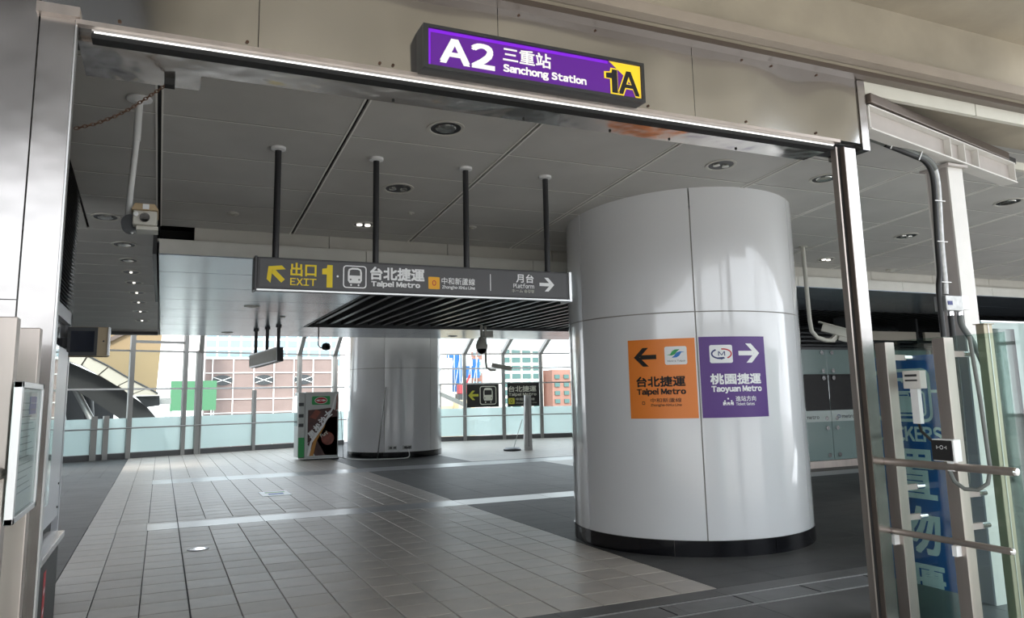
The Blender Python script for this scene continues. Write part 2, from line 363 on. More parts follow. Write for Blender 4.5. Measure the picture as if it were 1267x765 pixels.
class Surf:
    """a printed surface; mapping f(u, v, w) gives the world point, u and v along the face, w the height above it"""
    def __init__(s, f, part, lift=.002, step=None):
        s.f = f; s.p = part; s.l = lift; s.g = {}; s.step = step; s.k = 0
        o = f(0, 0, 0); s.su = (f(.01, 0, 0) - o).length / .01; s.sv = (f(0, .01, 0) - o).length / .01
    def _mb(s, name, m):
        return s.g.setdefault((name, m, s.k if name in ('lettering', 'exit_lettering') else -1), MB())
    def poly(s, name, m, pts, lift=0):
        mb = s._mb(name, m); mb.add([(u, v, s.l + lift) for u, v in pts], [tuple(range(len(pts)))])
    def tris(s, name, m, pts, fs, lift=0):
        s._mb(name, m).add([(u, v, s.l + lift) for u, v in pts], fs)
    def rect(s, name, m, u0, u1, v0, v1, lift=0, n=1):
        for i in range(n):
            a = u0 + (u1 - u0) * i / n; b = u0 + (u1 - u0) * (i + 1) / n
            s.poly(name, m, [(a, v0), (b, v0), (b, v1), (a, v1)], lift)
    def rr(s, u0, u1, v0, v1, r, n=4):
        pts = []
        for cx, cy, a in ((u1 - r, v0 + r, -90), (u1 - r, v1 - r, 0), (u0 + r, v1 - r, 90), (u0 + r, v0 + r, 180)):
            for i in range(n + 1): pts.append((cx + r * math.cos(R(a + 90 * i / n)), cy + r * math.sin(R(a + 90 * i / n))))
        return pts
    def rrect(s, name, m, u0, u1, v0, v1, r, lift=0): s.poly(name, m, s.rr(u0, u1, v0, v1, r), lift)
    def ring(s, name, m, u0, u1, v0, v1, r, t, lift=0):
        a = s.rr(u0, u1, v0, v1, r); b = s.rr(u0 + t, u1 - t, v0 + t, v1 - t, max(r - t, .0005)); n = len(a)
        s.tris(name, m, a + b, [(i, (i + 1) % n, n + (i + 1) % n, n + i) for i in range(n)], lift)
    def ell(s, name, m, cu, cv, ru, rv, lift=0, n=20, a0=0, a1=360, t=None):
        if t is None: s.poly(name, m, [(cu + ru * math.cos(R(a0 + (a1 - a0) * i / n)), cv + rv * math.sin(R(a0 + (a1 - a0) * i / n))) for i in range(n)], lift)
        else:
            k = n + 1; A = [(cu + ru * math.cos(R(a0 + (a1 - a0) * i / n)), cv + rv * math.sin(R(a0 + (a1 - a0) * i / n))) for i in range(k)]
            B = [(cu + (ru - t) * math.cos(R(a0 + (a1 - a0) * i / n)), cv + (rv - t) * math.sin(R(a0 + (a1 - a0) * i / n))) for i in range(k)]
            s.tris(name, m, A + B, [(i, i + 1, k + i + 1, k + i) for i in range(n)], lift)
    def text(s, name, m, body, u0, u1, v0, v1, bold=.012, lift=0, rot=0):
        c, q = math.cos(R(rot)), math.sin(R(rot))
        d = bold * (v1 - v0) * s.sv; eu, ev = d / s.su, d / s.sv
        sh = ((-1, -1), (1, -1), (-1, 1), (1, 1)) if bold > 0 else ((0, 0),)
        for vs, fs in textmesh(body):
            s.k += 1
            for n_, (a, b) in enumerate(sh):
                pts = []
                for x, y in vs:
                    du, dv = x * (u1 - u0 - 2 * eu) + eu + a * eu, y * (v1 - v0 - 2 * ev) + ev + b * ev
                    pts.append((u0 + du * c - dv * q, v0 + du * q + dv * c))
                s.tris(name, m, pts, fs, lift + n_ * .00003)
    def arrow(s, name, m, cu, cv, L, ang, lift=0, w=.2, hw=.42):
        c, q = math.cos(R(ang)), math.sin(R(ang))
        def T(p): return (cu + (p[0] * c - p[1] * q) * L, cv + (p[0] * q + p[1] * c) * L)
        h = w / 2
        P = [(-.5, -h), (.22, -h), (.22, h), (-.5, h)]
        s.poly(name, m, [T(p) for p in P], lift)
        s.poly(name, m, [T(p) for p in [(.5, 0), (.10, hw), (-.16, hw), (.24, 0)]], lift)
        s.poly(name, m, [T(p) for p in [(.5, 0), (.24, 0), (-.16, -hw), (.10, -hw)]], lift)
    def train(s, name, m, hole, u0, v0, w, h, frame=True):
        if frame: s.ring(name, m, u0, u0 + w, v0, v0 + h, .14 * w, .05 * w)
        a, b = u0 + .22 * w, u0 + .78 * w
        s.poly(name, m, [(a + .04 * w, v0 + .22 * h), (b - .04 * w, v0 + .22 * h), (b, v0 + .34 * h), (b, v0 + .70 * h), (b - .05 * w, v0 + .86 * h), (b - .16 * w, v0 + .9 * h),
                         (a + .16 * w, v0 + .9 * h), (a + .05 * w, v0 + .86 * h), (a, v0 + .70 * h), (a, v0 + .34 * h)])
        s.rrect(name + '_detail', hole, a + .06 * w, b - .06 * w, v0 + .52 * h, v0 + .78 * h, .04 * w, .001)
        for k in (.30, .70): s.ell(name + '_detail', hole, u0 + k * w, v0 + .36 * h, .03 * w, .03 * w, .001, 8)
        for k in (.34, .66): s.ell(name, m, u0 + k * w, v0 + .14 * h, .04 * w, .045 * w, 0, 8)
    def flush(s, parent=None):
        parent = parent or getattr(s, 'par', None)
        import bmesh
        for (nm, m, _), mb in s.g.items():
            if s.step:
                bm = bmesh.new(); V = [bm.verts.new(v) for v in mb.v]
                for f in mb.f:
                    try: bm.faces.new([V[i] for i in f])
                    except ValueError: pass
                u = math.floor(min(v[0] for v in mb.v) / s.step) * s.step; ue = max(v[0] for v in mb.v)
                while u < ue:
                    bmesh.ops.bisect_plane(bm, geom=bm.verts[:] + bm.edges[:] + bm.faces[:], dist=1e-7, plane_co=(u, 0, 0), plane_no=(1, 0, 0)); u += s.step
                bm.verts.index_update(); mb = MB().add([tuple(v.co) for v in bm.verts], [tuple(v.index for v in f.verts) for f in bm.faces]); bm.free()
            mb.v = [tuple(s.f(*v)) for v in mb.v]
            s.p(nm, mb, m, parent=parent)
        s.g = {}
def plane(o, ux, vy, n):
    o, ux, vy, n = Vector(o), Vector(ux), Vector(vy), Vector(n)
    return lambda u, v, w: o + ux * u + vy * v + n * w

# ================================================================== THE SETTING
def zc(y): return 4.195 - 0.0747 * y
# ---- floor
fl = struct('floor', MB().box(-8, 26, 5.39, 30, -.35, -.020), K['joint'], label='station concourse floor')
def tiles():
    X0, P, G = -.805, .36, .0035
    n = 0; rest = MB(); lightfar = MB(); darkrest = MB(); bandn = MB()
    ms = [K['tile'], K['tile2'], K['tile3']]
    meshes = []
    for m in ms:
        o = MB().box(-P / 2 + G, P / 2 - G, -P / 2 + G, P / 2 - G, -.02, 0, ch=.004).build('tile', m); meshes.append(o.data); bpy.data.objects.remove(o)
    j = 0; y = 5.39
    while y < 28:
        inband = (11.18 <= y + .18 <= 11.80) or (17.3 < y + .18 < 18.2)
        if not inband:
            for i in range(14):
                cx, cy = X0 + P * (i + .5), y + P / 2
                if n < 294:
                    o = bpy.data.objects.new('tile', random.choice(meshes)); COL.objects.link(o); o.location = (cx, cy, random.uniform(-.0006, .0006)); o.parent = fl; n += 1
                else: rest.box(cx - P / 2 + G, cx + P / 2 - G, cy - P / 2 + G, cy + P / 2 - G, -.02, 0, ch=.0025)
        y += P
    o = rest.build('tile_field', K['tile'], fl); o['kind'] = 'stuff'
    # charcoal stone to both sides, half-metre slabs
    y = 5.39
    yy = 5.39
    while yy < 28:
        inband = (11.18 <= yy + .18 <= 11.80) or (17.3 < yy + .18 < 18.2)
        if not inband:
            for x0, x1 in ((-7.285, -.805), (4.235, 25)):
                x = x0
                while x < x1 - .01:
                    w = min(.72 if yy < 19.4 else .36, x1 - x)
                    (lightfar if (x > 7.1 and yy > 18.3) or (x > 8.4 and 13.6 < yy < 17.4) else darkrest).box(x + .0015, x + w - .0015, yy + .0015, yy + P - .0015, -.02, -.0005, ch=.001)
                    x += w
        yy += P
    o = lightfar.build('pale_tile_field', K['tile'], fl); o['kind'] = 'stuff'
    return darkrest
dr = tiles()
o = dr.build('charcoal_slab_field', K['darktile'], fl); o['kind'] = 'stuff'; o['label'] = 'charcoal granite paving'
MB().box(.269, .281, 5.39, 26, -.01, .0012).build('movement_joint', K['black'], fl)
# pale polished bands across the concourse
for y0, y1, y2 in ((11.155, 11.72, 11.865), (17.275, 18.17, 18.345)):
    x = -.10
    while x < 24:
        o = MB().box(x + .002, x + 1.436, y0 + .002, y1 - .002, -.02, .0005, ch=.001).build('stone_band_slab', K['band'], fl)
        MB().box(x + .002, x + 1.436, y1 + .004, y2 - .002, -.02, .0, ch=.001).build('tile_strip', K['tile'] if x + 1.4 < 4.3 else K['darktile'], fl); x += 1.44
    for k in range(2): MB().box(-.8 + .352 * k, -.452 + .352 * k, y0 + .002, y2 - .002, -.02, 0, ch=.004).build('tile', K['tile2'], fl)
    MB().box(-7.2, -.808, y0 + .002, y2 - .002, -.02, -.0005, ch=.001).build('charcoal_slab', K['darktile'], fl)
# far light paving in front of the glass wall
# ---- threshold: darker stone with a channel cover, from the portal to the tiles
th = struct('trim_1', MB().box(-6, 12, -2.5, 5.39, -.35, -.02), K['joint'], label='stone threshold under the portal')
def slab(x0, x1, y0, y1, m, nm='threshold_slab', z=0.0):
    return MB().box(x0 + .002, x1 - .002, y0 + .002, y1 - .002, -.02, z, ch=.0015).build(nm, m, th)
x = -1.6
while x < 10:
    slab(x, x + 1.44, 5.19, 5.388, K['darktile2'])
    slab(x, x + 1.44, 4.10, 4.86, K['darktile2']); slab(x, x + 1.44, 3.4, 4.10, K['midstone'])
    x += 1.44
x = -1.45
while x < 10:
    slab(x, x + .72, 4.90, 5.15, K['midstone'], 'channel_cover'); x += .72
MB().box(-6, 12, 5.165, 5.175, -.02, .002).build('channel_rail', K['conduit'], th)
MB().box(-6, 12, 4.875, 4.885, -.02, .002).build('channel_rail', K['conduit'], th)
for x in (3.48, 4.18, 4.87, 5.6, 2.76): MB().box(x, x + .012, 4.91, 5.14, -.002, .003).build('channel_slot', K['black'], th)
# outside paving behind the viewer and the city ground below
struct('floor_outside', MB().box(-30, 40, -40, 3.4, -.3, -.001), K['paving'], label='pale paving outside the portal')
struct('wall_opposite', MB().box(-45, 45, -27, -26, -.3, 5.2), mat('opposite_facade', (0.34, 0.33, 0.31), .8, noise=.2, nscale=.3), label='long low building across the paving behind the viewer')  # unseen building added to dim what the steel jamb reflects
struct('ground_city', MB().box(-300, 400, 32, 500, -10.5, -10), K['ground'], label='city ground far below the station')

# ---- ceiling
ce = struct('ceiling', MB().add([(-7, 3.95, zc(3.95) + .03), (24, 3.95, zc(3.95) + .03), (24, 9.2, zc(9.2) + .03), (-7, 9.2, zc(9.2) + .03),
                                   (-7, 3.95, zc(3.95) + .07), (24, 3.95, zc(3.95) + .07), (24, 9.2, zc(9.2) + .07), (-7, 9.2, zc(9.2) + .07)],
                                  [(0, 1, 2, 3), (7, 6, 5, 4), (0, 4, 5, 1), (1, 5, 6, 2), (2, 6, 7, 3), (3, 7, 4, 0)]), K['ceiljoint'], label='metal panel ceiling of the entrance')
rowsY = [3.78, 4.60, 5.33, 6.09, 6.85, 7.53, 8.19, 8.81, 9.38]
colsX = [-.81, -.11, 1.30, 2.72, 4.11, 5.52, 6.93, 8.34, 9.75, 11.16, 12.57, 13.98, 15.39, 16.8, 18.2, 19.6, 21.0]
cuts = []   # panels are plain sheets; lamps are let in under them
def cpanel(x0, x1, y0, y1, gx=.013, gy=.007):
    xs = (x0 + gx, x1 - gx); ys = (y0 + gy, y1 - gy); vs = []
    for dz in (0, .02):
        for yv in ys:
            for xv in xs: vs.append((xv, yv, zc(yv) + dz))
    mb = MB().add(vs, [(0, 2, 3, 1), (4, 5, 7, 6), (0, 1, 5, 4), (1, 3, 7, 5), (3, 2, 6, 7), (2, 0, 4, 6)])
    return mb.build('ceiling_panel', K['ceil'], ce, bevel=.0)
bars = MB()
for i in range(len(colsX) - 1):
    for j in range(len(rowsY) - 1):
        y1 = min(rowsY[j + 1], 9.09) if colsX[i] > -.5 else rowsY[j + 1]
        if colsX[i] < 4 and j < 1: continue
        cpanel(colsX[i], colsX[i + 1], rowsY[j], y1)
        bars.add([(colsX[i] + .02, rowsY[j] - .008, zc(rowsY[j]) - .005), (colsX[i + 1] - .02, rowsY[j] - .008, zc(rowsY[j]) - .005), (colsX[i + 1] - .02, rowsY[j] + .008, zc(rowsY[j]) - .005), (colsX[i] + .02, rowsY[j] + .008, zc(rowsY[j]) - .005)], [(0, 1, 2, 3)])
        for sx in (colsX[i] + .016, colsX[i + 1] - .016):
            pass
yl = 9.38
while yl < 16.4:
    y2 = yl + .56
    cpanel(-2.22, -.11, yl, y2); cpanel(-3.63, -2.22, yl, y2); cpanel(-5.04, -3.63, yl, y2)
    yl = y2
for j in range(6, len(rowsY) - 1):
    cpanel(-2.22, -.81, rowsY[j], rowsY[j + 1]); cpanel(-3.63, -2.22, rowsY[j], rowsY[j + 1])
o = bars.build('ceiling_bar', K['ceilbar'], ce); o['kind'] = 'stuff'
lips = MB()
for xx in colsX[1:]:
    for dx in (-.020, .020):
        lips.beam((xx + dx, 4.7, zc(4.7) - .003), (xx + dx, 9.08, zc(9.08) - .003), .013, .008)
o = lips.build('seam_lip', K['ceilbar'], ce); o['kind'] = 'stuff'
struct('trim_2', MB().beam((-6, 16.6, 3.02), (-.12, 16.6, 3.02), .2, .22), K['dark'], label='dark beam at the far end of the left ceiling')
# ---- unseen opaque slab over everything, added to block light
struct('ceiling_roof_deck', MB().add([(-7, 3.9, 4.35), (24, 3.9, 4.35), (24, 16.8, 3.75), (-7, 16.8, 3.75), (-7, 3.9, 4.5), (24, 3.9, 4.5), (24, 16.8, 3.9), (-7, 16.8, 3.9)],
      [(0, 1, 2, 3), (7, 6, 5, 4), (0, 4, 5, 1), (1, 5, 6, 2), (2, 6, 7, 3), (3, 7, 4, 0)]), K['dark'], label='roof deck above the ceiling')

struct('ceiling_deck_left', MB().add([(-7, 9.0, zc(9.0) + .08), (-.1, 9.0, zc(9.0) + .08), (-.1, 16.7, zc(16.7) + .08), (-7, 16.7, zc(16.7) + .08), (-7, 9.0, zc(9.0) + .2), (-.1, 9.0, zc(9.0) + .2), (-.1, 16.7, zc(16.7) + .2), (-7, 16.7, zc(16.7) + .2)],
      [(0, 1, 2, 3), (7, 6, 5, 4), (0, 4, 5, 1), (1, 5, 6, 2), (2, 6, 7, 3), (3, 7, 4, 0)]), K['dark'], label='deck above the left ceiling strip')  # dark backing added to stop sky light leaking through the panel gap
struct('ceiling_atrium', MB().box(-7, 24, 16.9, 24.2, 5.4, 5.6), K['fascia2'], label='roof over the far concourse edge')  # opaque roof added to keep daylight off the far column
# ---- bulkhead and lower soffit
bk = sempty('wall_bulkhead', 'two-step pale fascia where the ceiling drops')
x = .25
for i in range(12):
    x1 = x + 1.49
    MB().box(x + .004, x1 - .004, 9.10, 9.16, 3.365, 3.50 + .03).build('upper_fascia_panel', K['fascia2'], bk); x = x1
x = -.10
for x1 in (2.17, 4.4, 6.7, 9.0, 11.32, 13.62, 15.9, 18.2):
    MB().box(x + .004, x1 - .004, 9.03, 9.16, 3.20, 3.35, ).build('lower_fascia_panel', K['fascia'], bk); x = x1
MB().box(-.1, .25, 9.5, 9.55, 3.2, 3.55).build('dark_recess_back', K['black'], bk)
MB().box(-.12, 20, 9.06, 9.16, 3.34, 3.366).build('fascia_ledge', K['fascia'], bk)
sf = sempty('ceiling_soffit', 'silver panelled soffit over the concourse')
def soff(x0, x1, y0, y1): MB().box(x0 + .004, x1 - .004, y0 + .010, y1 - .010, 3.19, 3.215).build('soffit_panel', K['soffit'], sf)
ys = [9.04, 10.25, 11.63, 13.02, 14.4, 15.75, 17.32, 18.7, 20.1]
for a, b in zip(ys[:-1], ys[1:]):
    if b <= 11.7 or a >= 17.3:
        xs = [-.1, 2.80, 5.7, 8.6, 11.5, 14.4, 17.3, 20.2]
        for c, d in zip(xs[:-1], xs[1:]): soff(c, d, a, b)
    else: soff(-.1, 2.80, a, b)
MB().box(-.12, 20.2, 9.2, 20.1, 4.0, 4.05).build('soffit_void_top', K['black'], sf)
MB().box(-.16, -.12, 9.05, 20.1, 3.19, 4.05).build('soffit_side', K['dark'], sf)
MB().box(-.12, 20.2, 20.08, 20.12, 3.19, 4.1).build('soffit_end', K['fascia'], sf)
MB().box(2.80, 20.2, 11.64, 11.68, 3.19, 3.62).build('recess_edge', K['dark'], sf)
MB().box(2.80, 20.2, 17.28, 17.32, 3.18, 3.62).build('recess_edge', K['darkmetal'], sf)
MB().box(2.78, 2.82, 11.64, 17.3, 3.18, 3.62).build('recess_edge', K['dark'], sf)
x = 3.0
while x < 20:
    MB().box(x, x + .085, 11.68, 17.28, 3.24, 3.46).build('slat', K['darkmetal'], sf); x += .30

# ---- portal: header, soffit, jambs
hd = sempty('wall_front', 'stainless steel portal header and jambs')
xe = [-.56, .35, 1.62, 2.95, 4.37]
for a, b in zip(xe[:-1], xe[1:]):
    MB().box(a + .002, b - .002, 3.70, 3.76, 3.285, 3.755).build('header_panel', K['steelwave'], hd)
MB().box(4.372, 4.44, 3.69, 4.0, 3.24, 3.75).build('header_end', K['steel'], hd)
MB().box(-.58, 4.40, 3.76, 4.02, 3.28, 3.80).build('header_core', K['dark'], hd)
MB().box(-.42, 4.15, 3.68, 3.72, 3.262, 3.283).build('header_drip_edge', K['steelpost'], hd)
MB().box(-.36, 4.13, 3.735, 3.80, 3.225, 3.262).build('shutter_slot', K['black'], hd)
MB().box(-.42, 4.15, 3.80, 4.02, 3.235, 3.285).build('header_soffit_panel', K['steelmir'], hd)
MB().box(-.42, .11, 4.02, 4.22, 3.235, 3.26).build('header_soffit_notch', K['steelmir'], hd)
MB().box(-.06, -.01, 4.10, 4.16, 3.2, 3.236).build('chain_slot', K['black'], hd)
for xx in (-.25, .30, .95, 1.02, 1.75, 2.6, 3.35, 3.95):
    MB().cyl((xx, 3.693, 3.31), (xx, 3.70, 3.31), .008, 8).build('screw', K['rust'], hd)
for xx in (1.1, 1.75, 2.25, 3.35, 3.6, 4.0):
    MB().cyl((xx, 3.693, 3.73), (xx, 3.70, 3.73), .007, 8).build('screw', K['rust'], hd)
for xx in (1.1, 1.9, 2.5, 2.95, 3.5):
    MB().cyl((xx, 3.98, 3.228), (xx, 3.98, 3.235), .008, 8).build('screw', K['black'], hd)
lt = thing('light_strip', 'long thin white light line along the underside of the steel header', 'light strip', (1.9, 3.72, 3.245))
P = Part(lt); P('diffuser', MB().box(-.35, 4.12, 3.716, 3.730, 3.246, 3.253), K['tubelight']); P('housing', MB().box(-.36, 4.13, 3.716, 3.734, 3.253, 3.262), K['alu']); P('lower_lip', MB().box(-.36, 4.13, 3.720, 3.734, 3.222, 3.246), K['black'])  # emission stands in for light reflected off the shutter slot edge
# jambs
jl = sempty('wall_left_jamb', 'stainless clad jamb left of the opening')
MB().box(-.556, -.424, 3.70, 3.76, 0, 3.29).build('jamb_panel', K['steel'], jl)
MB().box(-.422, -.415, 3.695, 3.76, 0, 3.29).build('jamb_edge', K['alu'], jl)
for z0, z1 in ((0, 1.03), (1.03, 2.03), (2.03, 3.9)): MB().box(-1.9, -.562, 3.695, 3.76, z0 + .002, z1 - .002).build('jamb_panel', K['steel'], jl)
MB().box(-.57, -.405, 3.66, 3.72, 3.285, 3.33).build('jamb_cap', K['steelpost'], jl)
jr = sempty('wall_right_jamb', 'stainless clad jamb right of the opening')
MB().box(4.190, 4.305, 3.70, 3.76, 0, 3.24).build('jamb_panel', K['steel'], jr)
MB().box(4.150, 4.188, 3.725, 3.76, 0, 3.24).build('shutter_guide', K['black'], jr)
MB().box(4.136, 4.150, 3.715, 3.76, 0, 3.24).build('guide_lip', K['steelpost'], jr)
MB().box(4.186, 4.193, 3.69, 3.76, 0, 3.24).build('guide_lip', K['brownmetal'], jr)
# ---- concrete above and cream trim
co = sempty('wall_concrete_beam', 'beige concrete beam and canopy over the portal')
MB().box(-8, 16, 3.58, 4.4, 3.79, 4.30).build('beam', K['concrete'], co)
MB().box(-8, 16, 3.50, 3.585, 3.79, 3.86).build('beam_drip', K['concrete2'], co)
MB().box(-8, 16, 3.62, 3.72, 3.755, 3.79).build('beam_shadow_joint', K['brownmetal'], co)
MB().box(-8, 6.5, -2.6, 3.58, 4.27, 4.6).build('canopy_slab', K['concrete'], co)
MB().box(-8, -.35, -2.6, 3.3, 4.10, 4.268).build('dark_canopy_cladding', K['dark'], co)  # unseen dark box added so the left jamb reflects dark at its top
for a, b in ((4.45, 5.63), (5.64, 7.4), (7.41, 9.2), (9.21, 11)):
    MB().box(a, b, 3.70, 3.74, 3.66, 3.755).build('cream_trim', K['cream'], co)
# ---- side closures
struct('wall_right', MB().box(20.2, 20.4, 3.9, 28, 0, 4.6), K['dark'], label='dark far right wall')
wl = sempty('wall_left', 'left wall with black louvre above white frame')
MB().box(-1.0, -.85, 4.0, 8.30, 0, 4.1).build('wall_core', K['dark'], wl)
MB().box(-.85, -.80, 6.2, 8.30, 2.33, 2.44).build('white_frame', K['whitepanel'], wl)
MB().box(-.87, -.80, 8.22, 8.30, 0, 2.44).build('white_frame', K['whitepanel'], wl)
MB().box(-.855, -.845, 6.0, 8.25, 2.05, 2.33).build('dark_glass', K['screen'], wl)
lv = 0
z = 2.46
while z < 3.62:
    MB().add([(-.80, 4.1, z), (-.80, 8.3, z), (-.845, 8.3, z + .03), (-.845, 4.1, z + .03), (-.80, 4.1, z + .004), (-.80, 8.3, z + .004), (-.845, 8.3, z + .034), (-.845, 4.1, z + .034)],
             [(0, 1, 2, 3), (7, 6, 5, 4), (0, 4, 5, 1), (1, 5, 6, 2), (2, 6, 7, 3), (3, 7, 4, 0)]).build('louvre_slat', K['louvre'], wl); z += .034

# ---- far glazed wall
def gwall(name, label, A, B, posts, ztop, transoms, slope=True, frostz=1.17):
    w = sempty(name, label)
    A = Vector((A[0], A[1], 0)); B = Vector((B[0], B[1], 0)); L = (B - A).length; d = (B - A) / L; nrm = Vector((d.y, -d.x, 0))
    if nrm.y > 0: nrm = -nrm
    ang = math.atan2(d.y, d.x)
    def bx(nm, s0, s1, z0, z1, t0, t1, m):
        p = [A + d * s0 + nrm * t0, A + d * s1 + nrm * t0, A + d * s1 + nrm * t1, A + d * s0 + nrm * t1]
        vs = [(q.x, q.y, z0) for q in p] + [(q.x, q.y, z1) for q in p]
        return MB().add(vs, [(0, 1, 2, 3), (7, 6, 5, 4), (0, 4, 5, 1), (1, 5, 6, 2), (2, 6, 7, 3), (3, 7, 4, 0)]).build(nm, m, w)
    ps = [p for p, wd, zt in posts]
    for p, wd, zt in posts:
        bx('post', p - wd / 2, p + wd / 2, 0, zt, -.04, .10, K['mullion'])
        if slope and zt >= ztop:
            q = A + d * p
            MB().beam((q.x, q.y, ztop - .03), (q.x, q.y - 3.6, ztop + 2.25), wd * 1.1, .14).build('roof_bar', K['mullion'], w)
    ed = [0] + [p for p, wd, zt in posts if zt > 1.5 and 0 < p < L] + [L]
    for a, b in zip(ed[:-1], ed[1:]):
        if b - a < .1: continue
        bx('kick_plate', a + .03, b - .03, 0, .16, -.02, .06, K['kickplate'])
        bx('frosted_pane', a + .03, b - .03, .17, frostz, -.012, .012, K['frost'])
        zz = frostz
        for t in transoms:
            bx('pane', a + .03, b - .03, zz + .01, t - .02, -.006, .006, K['glass'])
            bx('transom', a, b, t - .025, t + .025, -.03, .03, K['mullion'] if t > 3 else K['alu'])
            zz = t
        if ztop > zz + .1: bx('pane', a + .03, b - .03, zz + .03, ztop, -.006, .006, K['glass'])
        if slope:
            q = A + d * a; r = A + d * b
            MB().add([(q.x, q.y, ztop + .02), (r.x, r.y, ztop + .02), (r.x, r.y - 3.6, ztop + 2.27), (q.x, q.y - 3.6, ztop + 2.27)], [(0, 1, 2, 3)]).build('roof_pane', K['glass'], w)
    h = MB().cyl(A + Vector((0, 0, .88)) + nrm * .16, B + Vector((0, 0, .88)) + nrm * .16, .022, 8); h.build('handrail', K['mullion'], w)
    return w
# left part, running up to the far column
A, B = (-3.0, 25.15), (6.0, 28.05); Lf = math.hypot(9, 2.9)
def sx(x): return (x + 3.0) / 9 * Lf
gwall('window_1', 'glazed wall left of the far column', A, B,
      [(sx(-1.75), .16, 1.25), (sx(-1.45), .14, 1.25), (sx(-.86), .13, 4.6), (sx(.63), .12, 4.6), (sx(1.02), .14, 3.2), (sx(1.12), .05, 4.6), (sx(2.78), .10, 1.95), (sx(4.3), .12, 3.2), (sx(5.6), .12, 3.2)],
      3.2, [2.02, 3.16], slope=False)
w1 = bpy.data.objects['window_1']
for xx in (1.08, 4.3, 5.6):
    yy = 25.15 + (xx + 3) / 9 * 2.9
    MB().beam((xx, yy, 3.15), (xx, yy - 3.6, 5.4), .13, .14).build('roof_bar', K['mullion'], w1)
for z in (3.44, 3.75):
    MB().beam((-.86, 25.85, z), (.63, 26.3, z), .08, .08).build('transom', K['mullion'], w1)
gwall('window_2', 'glazed wall right of the far column', (7.3, 27.65), (15.8, 25.9),
      [(.1, .1, 3.2), (1.35, .10, 3.2), (2.98, .12, 3.2), (4.45, .12, 3.2), (5.90, .12, 3.2), (7.35, .12, 3.2)], 3.2, [2.06, 2.62, 3.16])
gwall('window_3', 'glazed wall at the far right', (15.8, 25.9), (20.2, 23.8), [(1.4, .12, 3.2), (2.9, .12, 3.2), (4.3, .12, 3.2)], 3.2, [2.06, 2.62, 3.16])
struct('wall_left_far', MB().box(-7.2, -7.0, 8, 29, 0, 5), K['dark'], label='far left side wall')

# ================================================================== BIG COLUMNS
def column(name, label, cx, cy, r, seam0, ztop, zt_fn=None):
    t = thing(name, label, 'column', (cx, cy, 0)); P = Part(t)
    P('core', MB().cyl((cx, cy, 0), (cx, cy, ztop - .0 if not zt_fn else 3.50), r - .012, 64), K['colseam'])
    g = .28
    for k in range(6):
        a = seam0 + 60 * k
        P('lower_panel', MB().arc(cx, cy, r - .03, r, a + g, a + 60 - g, .155, 2.405, 20), K['colwhite'])
        P('upper_panel', MB().arc(cx, cy, r - .03, r, a + g, a + 60 - g, 2.417, ztop, 20, ztop=zt_fn), K['colwhite'])
    for k in range(8):
        a = seam0 + 31 + 45 * k
        P('skirting_tile', MB().arc(cx, cy, r - .05, r + .004, a + .12, a + 45 - .12, 0.0, .150, 12), K['granite'])
    return t, P
c1, P1 = column('round_column', 'large white enamel column in the foreground carrying two wall signs', 5.609, 7.545, 1.33, -120, 3.7, lambda x, y: zc(y) + .005)
c2, P2 = column('round_column', 'white enamel column at the far glass wall beside the vending machine', 6.15, 21.95, 1.33, -118, 3.5)
# a collar where the near column meets the ceiling
# ---- signs on the near column
CX, CY, RR = 5.609, 7.545, 1.33
def cyl_map(a0):
    # u metres along the circumference from angle a0, v height
    def f(u, v, w):
        a = R(a0) + u / RR; r = RR + .004 + w
        return Vector((CX + r * math.cos(a), CY + r * math.sin(a), v))
    return f
def column_sign(name, label, a0, a1, z0, z1, m):
    am = R((a0 + a1) / 2)
    t = thing(name, label, 'sign', (CX + RR * math.cos(am), CY + RR * math.sin(am), z0)); P = Part(t)
    mb = MB().arc(CX, CY, RR + .001, RR + .005, a0, a1, z0, z1, 16); pl_ = P('plate', mb, m)
    W = R(a1 - a0) * RR
    s = Surf(cyl_map(a0), P, .0025, step=.04); s.par = pl_; return t, P, s, W
t, P, s, W = column_sign('wall_sign', 'orange sign with black left arrow on the near column', -150.9, -120.9, 1.337, 2.143, K['orange'])
H = .806; b = 1.337
s.arrow('arrow', K['blackprint'], .185 * W / .70 + .0, b + H * .775, .24, 180, w=.19, hw=.40)
s.rrect('logo_plate', K['whiteprint'], .56 * W, .88 * W, b + H * .67, b + H * .90, .02)
lg = [(.60, .80), (.66, .855), (.79, .855), (.74, .815), (.70, .79), (.63, .79)]
s.poly('logo_green', K['greenprint'], [(.59 * W, b + H * .795), (.64 * W, b + H * .80), (.67 * W, b + H * .84), (.71 * W, b + H * .86), (.78 * W, b + H * .862), (.74 * W, b + H * .835), (.71 * W, b + H * .80), (.66 * W, b + H * .785)], .001)
s.poly('logo_blue', K['skyprint'], [(.85 * W, b + H * .825), (.80 * W, b + H * .82), (.77 * W, b + H * .78), (.73 * W, b + H * .76), (.66 * W, b + H * .758), (.70 * W, b + H * .785), (.73 * W, b + H * .82), (.78 * W, b + H * .835)], .001)
s.text('lettering', K['blackprint'], 'Metro Taipei', .60 * W, .85 * W, b + H * .70, b + H * .728, 0, .001)
s.text('lettering', K['blackprint'], '台北捷運', .115 * W, .84 * W, b + H * .395, b + H * .53, .032)
s.text('lettering', K['blackprint'], 'Taipei Metro', .115 * W, .84 * W, b + H * .280, b + H * .378, .045)
s.text('lettering', K['blackprint'], '中和新蘆線', .32 * W, .77 * W, b + H * .20, b + H * .255, .004)
s.text('lettering', K['blackprint'], 'Zhonghe-Xinlu Line', .32 * W, .77 * W, b + H * .145, b + H * .185, .014)
s.ring('line_mark', K['blackprint'], .19 * W, .235 * W, b + H * .175, b + H * .215, .006, .006)
s.flush()
